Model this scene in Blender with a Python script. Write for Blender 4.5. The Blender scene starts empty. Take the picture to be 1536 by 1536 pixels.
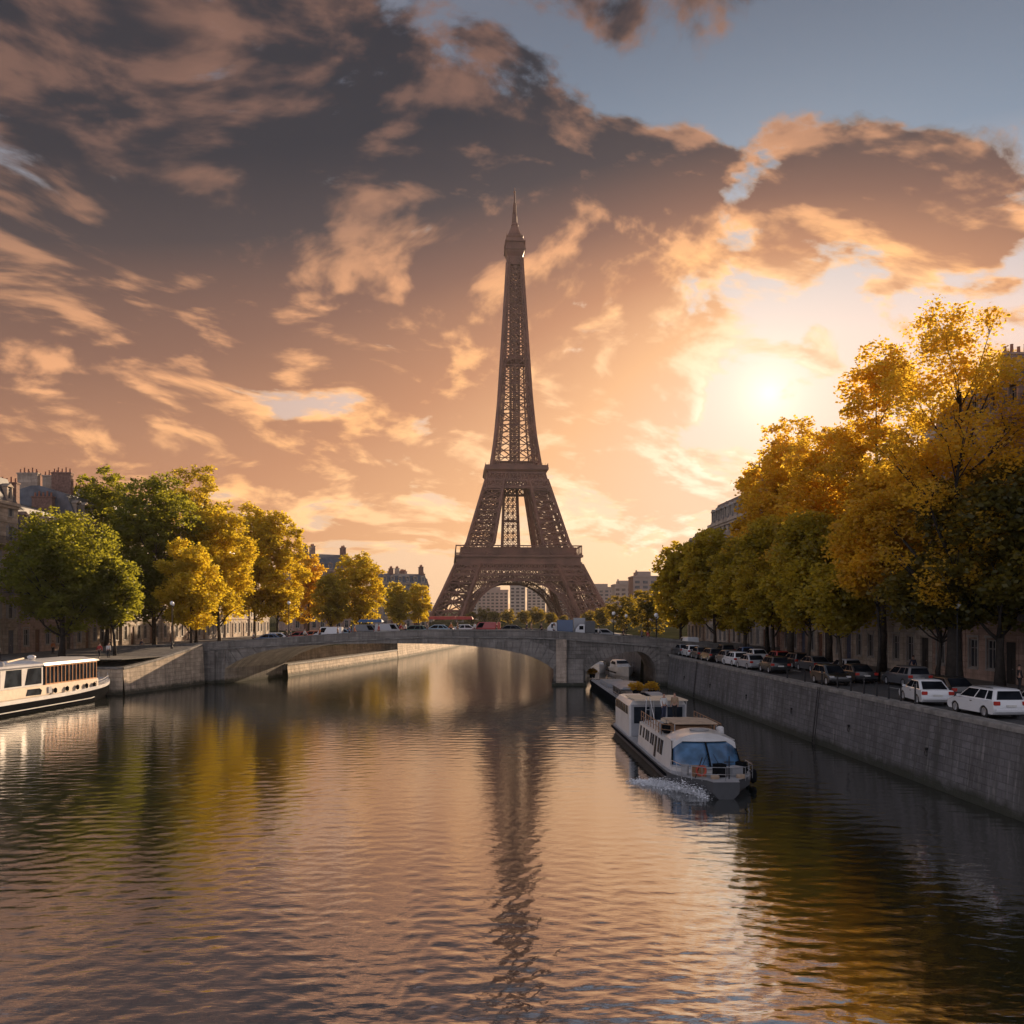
import bpy, bmesh, math, random
import numpy as np
from mathutils import Vector, Matrix
R = math.radians
scene = bpy.context.scene
# ------------------------------------------------------------------ camera
FPX = 1400.0 / 1536.0            # focal length as a fraction of the picture width
CAMZ = 9.2
cam_data = bpy.data.cameras.new('camera')
cam = bpy.data.objects.new('camera', cam_data)
scene.collection.objects.link(cam)
cam.location = (0, 0, CAMZ)
cam.rotation_euler = (R(90), 0, 0)
cam_data.sensor_width = 36.0
cam_data.lens = 36.0 * FPX
cam_data.shift_y = 154.0 / 1536.0
cam_data.clip_start = 0.5
cam_data.clip_end = 20000
scene.camera = cam
# ------------------------------------------------------------------ render
scene.view_settings.view_transform = 'Standard'
scene.view_settings.look = 'None'
scene.view_settings.gamma = 1.0
scene.view_settings.exposure = 0.8
scene.view_settings.use_curve_mapping = False
cy = scene.cycles
cy.use_denoising = True
cy.denoiser = 'OPENIMAGEDENOISE'
cy.max_bounces = 8
cy.diffuse_bounces = 3
cy.glossy_bounces = 4
cy.transmission_bounces = 4
cy.transparent_max_bounces = 8
cy.volume_bounces = 1
cy.sample_clamp_indirect = 4.0
cy.sample_clamp_direct = 0.0
# ------------------------------------------------------------------ sun
HAZE_D = 0.000042
SUN_AZ, SUN_EL = 15.4, 12.9        # degrees right of the view, above the horizon
sun_dir = Vector((math.sin(R(SUN_AZ)) * math.cos(R(SUN_EL)), math.cos(R(SUN_AZ)) * math.cos(R(SUN_EL)), math.sin(R(SUN_EL))))
sd = bpy.data.lights.new('sun', 'SUN')
sd.energy = 5.0
sd.angle = R(0.6)
sd.color = (1.0, 0.71, 0.45)
sun = bpy.data.objects.new('sun', sd)
scene.collection.objects.link(sun)
lamp_dir = Vector((math.sin(R(27)) * math.cos(R(14)), math.cos(R(27)) * math.cos(R(14)), math.sin(R(14))))
sun.rotation_euler = lamp_dir.to_track_quat('Z', 'Y').to_euler()
sun.location = (0, 0, 400)

# ------------------------------------------------------------------ small node language
class N:
    """a socket with arithmetic"""
    def __init__(s, t, sock): s.t, s.s = t, sock
    def _m(s, op, *a, clamp=False):
        n = s.t.nodes.new('ShaderNodeMath'); n.operation = op; n.use_clamp = clamp
        for i, v in enumerate((s,) + a):
            if isinstance(v, N): s.t.links.new(v.s, n.inputs[i])
            else: n.inputs[i].default_value = v
        return N(s.t, n.outputs[0])
    def __add__(s, o): return s._m('ADD', o)
    def __radd__(s, o): return s._m('ADD', o)
    def __sub__(s, o): return s._m('SUBTRACT', o)
    def __rsub__(s, o): return (s * -1.0) + o
    def __mul__(s, o): return s._m('MULTIPLY', o)
    def __rmul__(s, o): return s._m('MULTIPLY', o)
    def __truediv__(s, o): return s._m('DIVIDE', o)
    def pw(s, o): return s._m('POWER', o)
    def exp(s): return s._m('EXPONENT')
    def sqrt(s): return s._m('SQRT')
    def mx(s, o): return s._m('MAXIMUM', o)
    def mn(s, o): return s._m('MINIMUM', o)
    def clamp(s): return s._m('ADD', 0.0, clamp=True)
    def atan2(s, o): return s._m('ARCTAN2', o)
    def smooth(s, a, b, lo=0.0, hi=1.0):
        n = s.t.nodes.new('ShaderNodeMapRange'); n.interpolation_type = 'SMOOTHSTEP'
        s.t.links.new(s.s, n.inputs[0])
        for i, v in enumerate((a, b, lo, hi)): n.inputs[1 + i].default_value = v
        return N(s.t, n.outputs[0])
    def lin(s, a, b, lo=0.0, hi=1.0):
        n = s.t.nodes.new('ShaderNodeMapRange'); n.interpolation_type = 'LINEAR'
        s.t.links.new(s.s, n.inputs[0])
        for i, v in enumerate((a, b, lo, hi)): n.inputs[1 + i].default_value = v
        return N(s.t, n.outputs[0])

def mixc(t, f, a, b, mode='MIX'):
    n = t.nodes.new('ShaderNodeMix'); n.data_type = 'RGBA'; n.blend_type = mode
    n.clamp_factor = True
    def put(sock, v):
        if isinstance(v, N): t.links.new(v.s, sock)
        elif hasattr(v, 'is_output'): t.links.new(v, sock)
        elif isinstance(v, (int, float)): sock.default_value = v
        else: sock.default_value = (*v[:3], 1)
    put(n.inputs[0], f); put(n.inputs[6], a); put(n.inputs[7], b)
    return n.outputs[2]

def ramp(t, f, stops, interp='LINEAR'):
    n = t.nodes.new('ShaderNodeValToRGB'); n.color_ramp.interpolation = interp
    e = n.color_ramp.elements
    while len(e) < len(stops): e.new(0.5)
    for k, (p, c) in enumerate(stops):
        e[k].position = p; e[k].color = (*c, 1)
    t.links.new(f.s if isinstance(f, N) else f, n.inputs[0])
    return n.outputs[0]

# ------------------------------------------------------------------ world: evening sky with broken cloud
world = bpy.data.worlds.new('World'); scene.world = world; world.use_nodes = True
wt = world.node_tree; wt.nodes.clear()
def wcomb(x, y, z):
    n = wt.nodes.new('ShaderNodeCombineXYZ')
    for i, v in enumerate((x, y, z)):
        if isinstance(v, N): wt.links.new(v.s, n.inputs[i])
        else: n.inputs[i].default_value = v
    return n.outputs[0]
def wnoise(vec, scale, detail, rough, dist=0.0, lac=2.0, out=0):
    n = wt.nodes.new('ShaderNodeTexNoise'); n.noise_dimensions = '2D'
    wt.links.new(vec, n.inputs['Vector'])
    n.inputs['Scale'].default_value = scale; n.inputs['Detail'].default_value = detail
    n.inputs['Roughness'].default_value = rough; n.inputs['Distortion'].default_value = dist
    n.inputs['Lacunarity'].default_value = lac
    return N(wt, n.outputs[out])
tc = wt.nodes.new('ShaderNodeTexCoord')
sep = wt.nodes.new('ShaderNodeSeparateXYZ'); wt.links.new(tc.outputs['Generated'], sep.inputs[0])
dx, dy, dz = (N(wt, sep.outputs[i]) for i in range(3))
dzc = dz.mx(0.0)
az = dx.atan2(dy) * (180 / math.pi)
hyp = (dx * dx + dy * dy).sqrt()
el = dz.atan2(hyp) * (180 / math.pi)
cosang = dx * sun_dir.x + dy * sun_dir.y + dz * sun_dir.z
ang = cosang.mn(1.0)._m('ARCCOSINE') * (180 / math.pi)          # degrees from the sun
def blob(a, e, sa, se, rot=0.0):
    """soft elliptical weight centred on azimuth a, elevation e"""
    c, s_ = math.cos(R(rot)), math.sin(R(rot))
    u = (az - a) * c + (el - e) * s_
    v = (el - e) * c - (az - a) * s_
    u = u * (1 / sa); v = v * (1 / se)
    return ((u * u + v * v) * -1.0).exp()
def pix(x, y):
    a = math.atan((x - 768) / 1400); e = math.atan((922 - y) / 1400 * math.cos(a))
    return math.degrees(a), math.degrees(e)
def pblob(x, y, rx, ry, rot=0.0):
    a, e = pix(x, y)
    return blob(a, e, math.degrees(rx / 1400), math.degrees(ry / 1400), rot)

# clear sky: a physical sky tinted by the evening gradient
nish = wt.nodes.new('ShaderNodeTexSky'); nish.sky_type = 'NISHITA'; nish.sun_disc = False
nish.sun_elevation = R(SUN_EL); nish.sun_rotation = R(SUN_AZ)
nish.air_density = 1.3; nish.dust_density = 2.0; nish.ozone_density = 1.5
grad = ramp(wt, el.lin(0, 40), [
    (0.00, (0.95, 0.58, 0.29)), (0.12, (0.95, 0.61, 0.35)), (0.27, (0.80, 0.55, 0.43)),
    (0.40, (0.76, 0.58, 0.52)), (0.52, (0.38, 0.39, 0.45)), (0.64, (0.10, 0.19, 0.30)),
    (0.82, (0.018, 0.075, 0.155)), (1.0, (0.012, 0.045, 0.10))])
side = ang.smooth(8, 42)                          # away from the sun the low sky is duller
grad = mixc(wt, side * 0.85, grad, mixc(wt, el.smooth(4, 22), (0.52, 0.35, 0.27), (0.20, 0.195, 0.225)))
g1 = (ang * (-1 / 1.3)).exp()
g2 = (ang * (-1 / 8.5)).exp()
clear = mixc(wt, g2 * 0.66, grad, (1.0, 0.82, 0.66))
clear = mixc(wt, g1, clear, (1.25, 1.14, 0.90))

# cloud deck seen in perspective
inv = (dzc + 0.30)._m('DIVIDE', 1.0)
den = dzc + 0.30
px, py = dx / den, dy / den
th = R(28)
cx = px * math.cos(th) + py * math.sin(th)
cyy = py * math.cos(th) - px * math.sin(th)
SX, SY = 0.80, 1.0
cv = wcomb(cx * SX, cyy * SY, 3.7)
warp = wnoise(cv, 1.6, 2, 0.5, out=1)
wv = wt.nodes.new('ShaderNodeVectorMath'); wv.operation = 'MULTIPLY_ADD'
wt.links.new(warp.s, wv.inputs[0]); wv.inputs[1].default_value = (0.32, 0.32, 0.0); wt.links.new(cv, wv.inputs[2])
cv = wv.outputs[0]
sden = sun_dir.z + 0.30
spx, spy = sun_dir.x / sden, sun_dir.y / sden
tx, ty = (px * -1.0 + spx), (py * -1.0 + spy)
tl = (tx * tx + ty * ty + 0.05).sqrt()
tx, ty = tx / tl, ty / tl
rx = (tx * math.cos(th) + ty * math.sin(th)) * SX
ry = (ty * math.cos(th) - tx * math.sin(th)) * SY
def offset(vec, k):
    n = wt.nodes.new('ShaderNodeVectorMath'); n.operation = 'ADD'
    wt.links.new(vec, n.inputs[0]); wt.links.new(wcomb(rx * k, ry * k, 0.0), n.inputs[1]); return n.outputs[0]
CS = 3.3
def wvor(vec, scale, detail, rough=0.5):
    n = wt.nodes.new('ShaderNodeTexVoronoi'); n.feature = 'SMOOTH_F1'; n.voronoi_dimensions = '2D'; n.normalize = True
    wt.links.new(vec, n.inputs['Vector']); n.inputs['Scale'].default_value = scale; n.inputs['Detail'].default_value = detail
    n.inputs['Roughness'].default_value = rough; n.inputs['Smoothness'].default_value = 0.35
    return N(wt, n.outputs['Distance'])
def cloudn(v): return (wnoise(v, CS, 9, 0.60) - 0.5) * 1.7 + (0.42 - wvor(v, CS * 2.4, 3, 0.55)) * 0.62 + 0.5
n0 = cloudn(cv); n1 = cloudn(offset(cv, 0.035)); m0 = wnoise(cv, CS * 1.5, 5, 0.55); m1 = wnoise(offset(cv, 0.07), CS * 1.5, 5, 0.55)
n2 = (wnoise(offset(cv, 0.16), CS, 3, 0.5) - 0.5) * 1.9 + 0.5
# where the cover is heavy and where it opens (a layout of the deck in azimuth and elevation)
cov = (pblob(480, 400, 330, 200, 0) * 0.09 + pblob(900, 400, 60, 90, 0) * 0.10 + pblob(60, 60, 160, 110, 0) * 0.30 + pblob(330, 250, 520, 270, -14) * 0.20 + pblob(100, 520, 420, 200, 0) * 0.24 + pblob(480, 100, 260, 70, 15) * 0.06
       + pblob(450, 640, 460, 110, 6) * 0.22 + pblob(760, 470, 170, 170, 20) * 0.14 + pblob(790, 190, 110, 90, 30) * 0.16
       + pblob(1230, 290, 200, 85, 12) * 0.34 + pblob(960, 270, 150, 90, -10) * 0.26 + pblob(1460, 260, 160, 60, 14) * 0.30
       + pblob(1450, 375, 90, 22, 8) * 0.20 + pblob(1340, 425, 40, 14, 5) * 0.28 + pblob(1500, 430, 50, 12, 0) * 0.25 + pblob(1510, 480, 60, 20, 0) * 0.2
       + pblob(920, 600, 160, 90, 5) * 0.26 + pblob(150, 740, 420, 60, 0) * 0.14 + pblob(940, 45, 40, 40, 0) * 0.16 + pblob(1500, 40, 30, 25, 0) * 0.15
       + pblob(1040, 690, 160, 25, 0) * 0.14 + pblob(940, 785, 80, 12, 0) * 0.22 + pblob(620, 790, 100, 12, 0) * 0.22
       - pblob(1080, 150, 240, 45, 5) * 0.22 - pblob(1200, 60, 300, 90, 2) * 0.45 - pblob(1480, 110, 160, 50, 0) * 0.30 - pblob(1130, 455, 230, 60, 8) * 0.22
       - pblob(1160, 560, 110, 90, 0) * 0.28 - pblob(640, 30, 110, 22, 10) * 0.08 + pblob(700, 140, 120, 80, 20) * 0.24 + pblob(560, 60, 110, 50, 0) * 0.14 - pblob(1085, 330, 40, 130, -20) * 0.16
       - pblob(480, 60, 60, 30, 30) * 0.08 - pblob(780, 870, 900, 50, 0) * 0.16)
back = az._m('ABSOLUTE').smooth(35, 80) * 0.16
lvl = n0 + cov + back - 0.09
dens = lvl.smooth(0.42, 0.60)
thick = lvl.smooth(0.50, 0.80)
lit = ((n0 - n1) * 2.3 + 0.02 + (m0 - m1) * 3.6 + (1.0 - thick) * 0.50).clamp()
lit = lit * lit * (3.0 - lit * 2.0)
near = (ang * (-1 / 21.0)).exp()                   # 1 at the sun
low = el.smooth(28, 1)
warmth = (near * 0.80 + low * 0.5 - el.smooth(17, 31) * 0.28).clamp()
shade_c = ramp(wt, warmth, [(0.0, (0.008, 0.011, 0.020)), (0.2, (0.044, 0.031, 0.034)), (0.4, (0.20, 0.090, 0.058)),
                            (0.6, (0.47, 0.205, 0.098)), (0.8, (0.82, 0.43, 0.20)), (1.0, (0.86, 0.55, 0.36))])
lit_c = ramp(wt, warmth, [(0.0, (0.20, 0.10, 0.07)), (0.2, (0.46, 0.22, 0.12)), (0.4, (0.95, 0.44, 0.19)),
                          (0.6, (1.12, 0.56, 0.21)), (0.8, (1.10, 0.72, 0.42)), (1.0, (1.15, 0.90, 0.66))])
litf = lit * (1.0 - thick * 0.25)
cloud = mixc(wt, litf, shade_c, lit_c)
rim = dens * (1.0 - dens) * 4.0
cloud = mixc(wt, rim * 0.5 * warmth, cloud, (1.0, 0.64, 0.30))
sky = mixc(wt, dens * 0.93, clear, cloud)
# unseen sky behind the camera and overhead, lightened to fill shaded surfaces
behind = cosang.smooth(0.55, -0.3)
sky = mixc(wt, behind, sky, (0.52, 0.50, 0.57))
hi = el.smooth(34, 60)
sky = mixc(wt, hi, sky, (0.13, 0.15, 0.20))
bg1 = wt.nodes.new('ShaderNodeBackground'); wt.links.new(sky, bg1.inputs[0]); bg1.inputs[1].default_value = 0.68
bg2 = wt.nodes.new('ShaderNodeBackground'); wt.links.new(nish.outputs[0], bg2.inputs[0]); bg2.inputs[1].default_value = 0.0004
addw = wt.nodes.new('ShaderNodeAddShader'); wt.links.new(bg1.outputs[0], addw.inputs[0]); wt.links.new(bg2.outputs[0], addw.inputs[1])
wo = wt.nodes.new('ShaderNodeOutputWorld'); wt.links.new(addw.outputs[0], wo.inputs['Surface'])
world.cycles.sampling_method = 'MANUAL'; world.cycles.sample_map_resolution = 1024
# ------------------------------------------------------------------ object helpers
col = scene.collection
random.seed(11)
def tag(o, label=None, cat=None, group=None, kind=None):
    if label: o['label'] = label
    if cat: o['category'] = cat
    if group: o['group'] = group
    if kind: o['kind'] = kind
    return o
def empty(name, loc=(0, 0, 0), rz=0.0, label=None, cat=None, group=None, kind=None):
    o = bpy.data.objects.new(name, None); col.objects.link(o)
    o.location = loc; o.rotation_euler = (0, 0, rz); o.empty_display_size = 0.5
    return tag(o, label, cat, group, kind)
def copy_tree(o, parent=None):
    c = o.copy(); col.objects.link(c); c.parent = parent
    for ch in o.children: copy_tree(ch, c)
    return c
def place(o, loc, rz=0.0, label=None, group=None, s=None):
    o.location = loc; o.rotation_euler = (0, 0, rz)
    if label: o['label'] = label
    if group: o['group'] = group
    if s: o.scale = (s, s, s)
    return o

class MB:
    """collects shapes and links them as ONE mesh object"""
    def __init__(s): s.v, s.f, s.m, s.uv = [], [], [], {}
    def add(s, vs, fs, m=0):
        b = len(s.v); s.v.extend(tuple(p) for p in vs)
        for f in fs: s.f.append(tuple(b + i for i in f)); s.m.append(m)
    def box(s, c, d, rz=0.0, m=0, top=1.0):
        x, y, z = d[0] / 2, d[1] / 2, d[2] / 2
        P = [(-x, -y, -z), (x, -y, -z), (x, y, -z), (-x, y, -z), (-x * top, -y * top, z), (x * top, -y * top, z), (x * top, y * top, z), (-x * top, y * top, z)]
        ca, sa = math.cos(rz), math.sin(rz)
        P = [(c[0] + p[0] * ca - p[1] * sa, c[1] + p[0] * sa + p[1] * ca, c[2] + p[2]) for p in P]
        s.add(P, [(0, 3, 2, 1), (4, 5, 6, 7), (0, 1, 5, 4), (1, 2, 6, 5), (2, 3, 7, 6), (3, 0, 4, 7)], m)
    def b2(s, x0, x1, y0, y1, z0, z1, m=0):
        s.box(((x0 + x1) / 2, (y0 + y1) / 2, (z0 + z1) / 2), (abs(x1 - x0), abs(y1 - y0), abs(z1 - z0)), 0, m)
    def tube(s, p0, p1, r0, r1=None, n=8, m=0, caps=True):
        r1 = r0 if r1 is None else r1
        p0, p1 = Vector(p0), Vector(p1); d = (p1 - p0)
        if d.length < 1e-6: return
        q = d.to_track_quat('Z', 'Y'); a, b = q @ Vector((1, 0, 0)), q @ Vector((0, 1, 0))
        P = []
        for p, r in ((p0, r0), (p1, r1)):
            for k in range(n):
                t = 2 * math.pi * (k + 0.5) / n
                P.append(p + a * (r * math.cos(t)) + b * (r * math.sin(t)))
        F = [(k, (k + 1) % n, n + (k + 1) % n, n + k) for k in range(n)]
        if caps: F += [tuple(range(n - 1, -1, -1)), tuple(range(n, 2 * n))]
        s.add(P, F, m)
    def path(s, pts, rs, n=6, m=0):
        """one continuous tapering limb through pts"""
        pts = [Vector(p) for p in pts]; P = []; F = []
        for i, p in enumerate(pts):
            d = (pts[min(i + 1, len(pts) - 1)] - pts[max(i - 1, 0)])
            q = d.to_track_quat('Z', 'Y'); a, b = q @ Vector((1, 0, 0)), q @ Vector((0, 1, 0))
            for k in range(n):
                t = 2 * math.pi * k / n
                P.append(p + a * (rs[i] * math.cos(t)) + b * (rs[i] * math.sin(t)))
        for i in range(len(pts) - 1):
            for k in range(n):
                F.append((i * n + k, i * n + (k + 1) % n, (i + 1) * n + (k + 1) % n, (i + 1) * n + k))
        F.append(tuple(range(n - 1, -1, -1))); F.append(tuple(range((len(pts) - 1) * n, len(pts) * n)))
        s.add(P, F, m)
    def lathe(s, c, prof, n=16, m=0, axis='z'):
        """prof: list of (radius, height)"""
        P = []
        for r, h in prof:
            for k in range(n):
                t = 2 * math.pi * k / n
                if axis == 'z': P.append((c[0] + r * math.cos(t), c[1] + r * math.sin(t), c[2] + h))
                elif axis == 'y': P.append((c[0] + r * math.cos(t), c[1] + h, c[2] + r * math.sin(t)))
                else: P.append((c[0] + h, c[1] + r * math.cos(t), c[2] + r * math.sin(t)))
        F = []
        for i in range(len(prof) - 1):
            for k in range(n):
                F.append((i * n + k, i * n + (k + 1) % n, (i + 1) * n + (k + 1) % n, (i + 1) * n + k))
        F.append(tuple(range(n - 1, -1, -1))); F.append(tuple(range((len(prof) - 1) * n, len(prof) * n)))
        s.add(P, F, m)
    def prism(s, poly, y0, y1, m=0, axis='y', tf=None):
        """poly in (a, z) extruded along the other horizontal axis"""
        n = len(poly)
        f = (lambda a, y, z: (a, y, z)) if axis == 'y' else (lambda a, y, z: (y, a, z))
        if axis == 'z': f = lambda a, y, z: (a, z, y)
        P = [f(a, y0, z) for a, z in poly] + [f(a, y1, z) for a, z in poly]
        if tf: P = [tf(p) for p in P]
        F = [tuple(range(n)), tuple(range(2 * n - 1, n - 1, -1))]
        F += [(k, n + k, n + (k + 1) % n, (k + 1) % n) for k in range(n)]
        s.add(P, F, m)
    def loft(s, rings, m=0, caps=True, closed=True):
        n = len(rings[0]); P = [p for r in rings for p in r]; F = []
        for i in range(len(rings) - 1):
            for k in range(n if closed else n - 1):
                F.append((i * n + k, i * n + (k + 1) % n, (i + 1) * n + (k + 1) % n, (i + 1) * n + k))
        if caps: F.append(tuple(range(n - 1, -1, -1))); F.append(tuple(range((len(rings) - 1) * n, len(rings) * n)))
        s.add(P, F, m)
    def build(s, name, mats, parent=None, smooth=False, bevel=0.0, recalc=True, angle=None):
        me = bpy.data.meshes.new(name); me.from_pydata(s.v, [], s.f)
        if not isinstance(mats, (list, tuple)): mats = [mats]
        for mt in mats: me.materials.append(mt)
        if len(mats) > 1: me.polygons.foreach_set('material_index', s.m)
        if recalc and len(s.f):
            bm = bmesh.new(); bm.from_mesh(me); bmesh.ops.recalc_face_normals(bm, faces=bm.faces)
            if bevel:
                es = [e for e in bm.edges if len(e.link_faces) == 2 and e.calc_face_angle(0) > R(30)]
                bmesh.ops.bevel(bm, geom=es, offset=bevel, segments=2, affect='EDGES', clamp_overlap=True)
            bm.to_mesh(me); bm.free()
        if smooth:
            me.polygons.foreach_set('use_smooth', [True] * len(me.polygons))
            if angle:
                try: me.set_sharp_from_angle(angle=R(angle))
                except Exception: pass
        me.update()
        o = bpy.data.objects.new(name, me); col.objects.link(o)
        if parent: o.parent = parent
        return o

# ------------------------------------------------------------------ materials
def tnoise(t, vec, scale, detail=4, rough=0.55, dist=0.0):
    n = t.nodes.new('ShaderNodeTexNoise')
    if vec is not None: t.links.new(vec, n.inputs['Vector'])
    n.inputs['Scale'].default_value = scale; n.inputs['Detail'].default_value = detail
    n.inputs['Roughness'].default_value = rough; n.inputs['Distortion'].default_value = dist
    return N(t, n.outputs[0])
def tmap(t, src, scale, loc=(0, 0, 0)):
    m = t.nodes.new('ShaderNodeMapping'); t.links.new(src, m.inputs[0])
    m.inputs['Scale'].default_value = scale; m.inputs['Location'].default_value = loc
    return m.outputs[0]
def newmat(name):
    m = bpy.data.materials.new(name); m.use_nodes = True
    return m, m.node_tree, m.node_tree.nodes['Principled BSDF']
def dk(c, k): return tuple(v * k for v in c)
def plain(name, c, rough=0.5, metal=0.0, var=0.18, scale=2.0, bump=0.0, bscale=20.0, spec=0.5, coat=0.0):
    m, t, p = newmat(name)
    tcn = t.nodes.new('ShaderNodeTexCoord')
    f = tnoise(t, tcn.outputs['Object'], scale, 5, 0.6)
    c_ = mixc(t, f.smooth(0.3, 0.7), dk(c, 1 - var), dk(c, 1 + var * 0.6))
    t.links.new(c_, p.inputs['Base Color'])
    p.inputs['Roughness'].default_value = rough; p.inputs['Metallic'].default_value = metal
    p.inputs['Specular IOR Level'].default_value = spec
    if coat: p.inputs['Coat Weight'].default_value = coat; p.inputs['Coat Roughness'].default_value = 0.08
    if bump:
        b = t.nodes.new('ShaderNodeBump'); b.inputs['Strength'].default_value = bump; b.inputs['Distance'].default_value = 0.02
        t.links.new(tnoise(t, tcn.outputs['Object'], bscale, 4).s, b.inputs['Height']); t.links.new(b.outputs[0], p.inputs['Normal'])
    return m
def glassm(name, c=(0.02, 0.03, 0.04), rough=0.06, spec=0.8):
    m, t, p = newmat(name)
    tcn = t.nodes.new('ShaderNodeTexCoord')
    f = tnoise(t, tcn.outputs['Object'], 0.8, 3)
    t.links.new(mixc(t, f.smooth(0.35, 0.65), dk(c, 0.6), dk(c, 1.5)), p.inputs['Base Color'])
    p.inputs['Roughness'].default_value = rough; p.inputs['Specular IOR Level'].default_value = spec
    return m
def stonem(name, c, course=0.45, length=1.1, stain=0.5, mortar=0.35, uvmode='uv', bump=0.6, streak=(1.3, 0.10), dirt=(0.05, 0.05, 0.045), algae=False):
    """coursed ashlar: u along the wall, v up it, with run-off streaks and lichen"""
    m, t, p = newmat(name)
    tcn = t.nodes.new('ShaderNodeTexCoord')
    if uvmode == 'uv': src = tcn.outputs['UV']
    else:                                             # walls standing along x or y: x+y serves as the run
        sp = t.nodes.new('ShaderNodeSeparateXYZ'); t.links.new(tcn.outputs['Object'], sp.inputs[0])
        cb = t.nodes.new('ShaderNodeCombineXYZ'); t.links.new((N(t, sp.outputs[0]) + N(t, sp.outputs[1])).s, cb.inputs[0])
        t.links.new(sp.outputs[2], cb.inputs[1]); src = cb.outputs[0]
    b = t.nodes.new('ShaderNodeTexBrick'); t.links.new(src, b.inputs['Vector'])
    b.inputs['Scale'].default_value = 1.0; b.inputs['Brick Width'].default_value = length; b.inputs['Row Height'].default_value = course
    b.inputs['Mortar Size'].default_value = 0.018; b.inputs['Mortar Smooth'].default_value = 0.3
    b.inputs['Color1'].default_value = (*dk(c, 1.25), 1); b.inputs['Color2'].default_value = (*dk(c, 0.74), 1); b.inputs['Mortar'].default_value = (*dk(c, mortar), 1)
    fine = tnoise(t, src, 7.0, 6, 0.7)
    bb = t.nodes.new('ShaderNodeTexNoise'); t.links.new(tmap(t, src, (1 / length, 1 / course, 1.0)), bb.inputs['Vector']); bb.inputs['Scale'].default_value = 0.9; bb.inputs['Detail'].default_value = 1.0
    c0 = mixc(t, N(t, bb.outputs[0]).smooth(0.4, 0.62) * 0.5, b.outputs[0], dk(c, 0.5))
    c1 = mixc(t, fine.smooth(0.35, 0.7) * 0.5, c0, dk(c, 0.5))
    st = tnoise(t, tmap(t, src, (streak[0], streak[1], 1.0)), 1.0, 6, 0.7, 0.6)
    c2 = mixc(t, st.smooth(0.44, 0.64) * stain, c1, dirt)
    big = tnoise(t, src, 0.22, 3)
    c3 = mixc(t, big.smooth(0.4, 0.7) * 0.35, c2, dk(c, 1.45))
    pale = tnoise(t, tmap(t, src, (3.2, 0.30, 1.0), (7, 3, 0)), 1.0, 6, 0.72)
    c4 = mixc(t, pale.smooth(0.54, 0.70) * 0.6, c3, (0.30, 0.285, 0.27) if c[0] < 0.3 else dk(c, 1.3))
    if algae:                                          # weed and damp left by the river along the waterline
        spz = t.nodes.new('ShaderNodeSeparateXYZ'); t.links.new(src, spz.inputs[0])
        wl = (N(t, spz.outputs[1]) + tnoise(t, src, 1.3, 4) * 0.9)
        c4 = mixc(t, wl.smooth(1.25, 0.65) * 0.9, c4, (0.020, 0.024, 0.012))
    t.links.new(c4, p.inputs['Base Color']); p.inputs['Roughness'].default_value = 0.85
    bp = t.nodes.new('ShaderNodeBump'); bp.inputs['Strength'].default_value = bump; bp.inputs['Distance'].default_value = 0.07
    h = N(t, b.outputs['Fac']) * -0.8 + fine * 0.6
    t.links.new(h.s, bp.inputs['Height']); t.links.new(bp.outputs[0], p.inputs['Normal'])
    return m

M = {}
M['limestone'] = stonem('limestone', (0.44, 0.355, 0.28), 0.5, 1.2, 0.35, uvmode='obj', bump=0.3)
M['limestone_pale'] = stonem('limestone_pale', (0.45, 0.385, 0.32), 0.5, 1.3, 0.25, uvmode='obj', bump=0.3)
M['limestone_pink'] = stonem('limestone_pink', (0.42, 0.29, 0.23), 0.45, 1.1, 0.35, uvmode='obj', bump=0.3)
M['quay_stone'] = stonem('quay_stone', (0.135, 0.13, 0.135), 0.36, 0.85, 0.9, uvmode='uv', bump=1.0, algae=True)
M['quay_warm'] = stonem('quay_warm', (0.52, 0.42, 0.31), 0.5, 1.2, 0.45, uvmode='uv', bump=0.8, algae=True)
M['bridge_stone'] = stonem('bridge_stone', (0.19, 0.175, 0.16), 0.5, 1.3, 0.65, uvmode='obj', bump=0.8, streak=(1.8, 0.12), algae=True)
M['bridge_light'] = stonem('bridge_light', (0.24, 0.22, 0.20), 0.7, 1.6, 0.5, uvmode='obj', bump=0.5)
M['coping'] = plain('coping_stone', (0.20, 0.19, 0.175), 0.8, var=0.4, scale=1.5, bump=0.4, bscale=12)
M['zinc'] = plain('zinc_roof', (0.11, 0.12, 0.14), 0.45, 0.3, 0.3, 0.8)
M['slate'] = plain('slate_roof', (0.055, 0.058, 0.07), 0.55, 0.0, 0.4, 1.2, bump=0.3)
M['brick_chim'] = plain('brick_chimney', (0.22, 0.13, 0.10), 0.85, var=0.35, scale=3)
M['terracotta'] = plain('terracotta_pot', (0.30, 0.13, 0.08), 0.8)
M['iron'] = plain('dark_iron', (0.022, 0.022, 0.024), 0.45, 0.4)
M['window_wood'] = plain('window_wood', (0.30, 0.28, 0.26), 0.6)
M['window_glass'] = glassm('window_glass', (0.025, 0.03, 0.04), 0.05, 1.0)
M['shutter'] = plain('painted_shutter', (0.26, 0.25, 0.25), 0.6)
M['door_wood'] = plain('door_wood', (0.12, 0.05, 0.028), 0.55, scale=6)
M['door_blue'] = plain('door_blue', (0.03, 0.05, 0.10), 0.5)
M['door_black'] = plain('door_dark', (0.018, 0.02, 0.022), 0.5)
M['asphalt'] = plain('asphalt', (0.045, 0.045, 0.047), 0.8, var=0.35, scale=0.7, bump=0.3, bscale=60)
M['pavement'] = plain('pavement_stone', (0.14, 0.13, 0.12), 0.8, var=0.35, scale=1.2, bump=0.3, bscale=30)
M['kerb'] = plain('kerb_stone', (0.24, 0.23, 0.21), 0.75, var=0.3)
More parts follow.
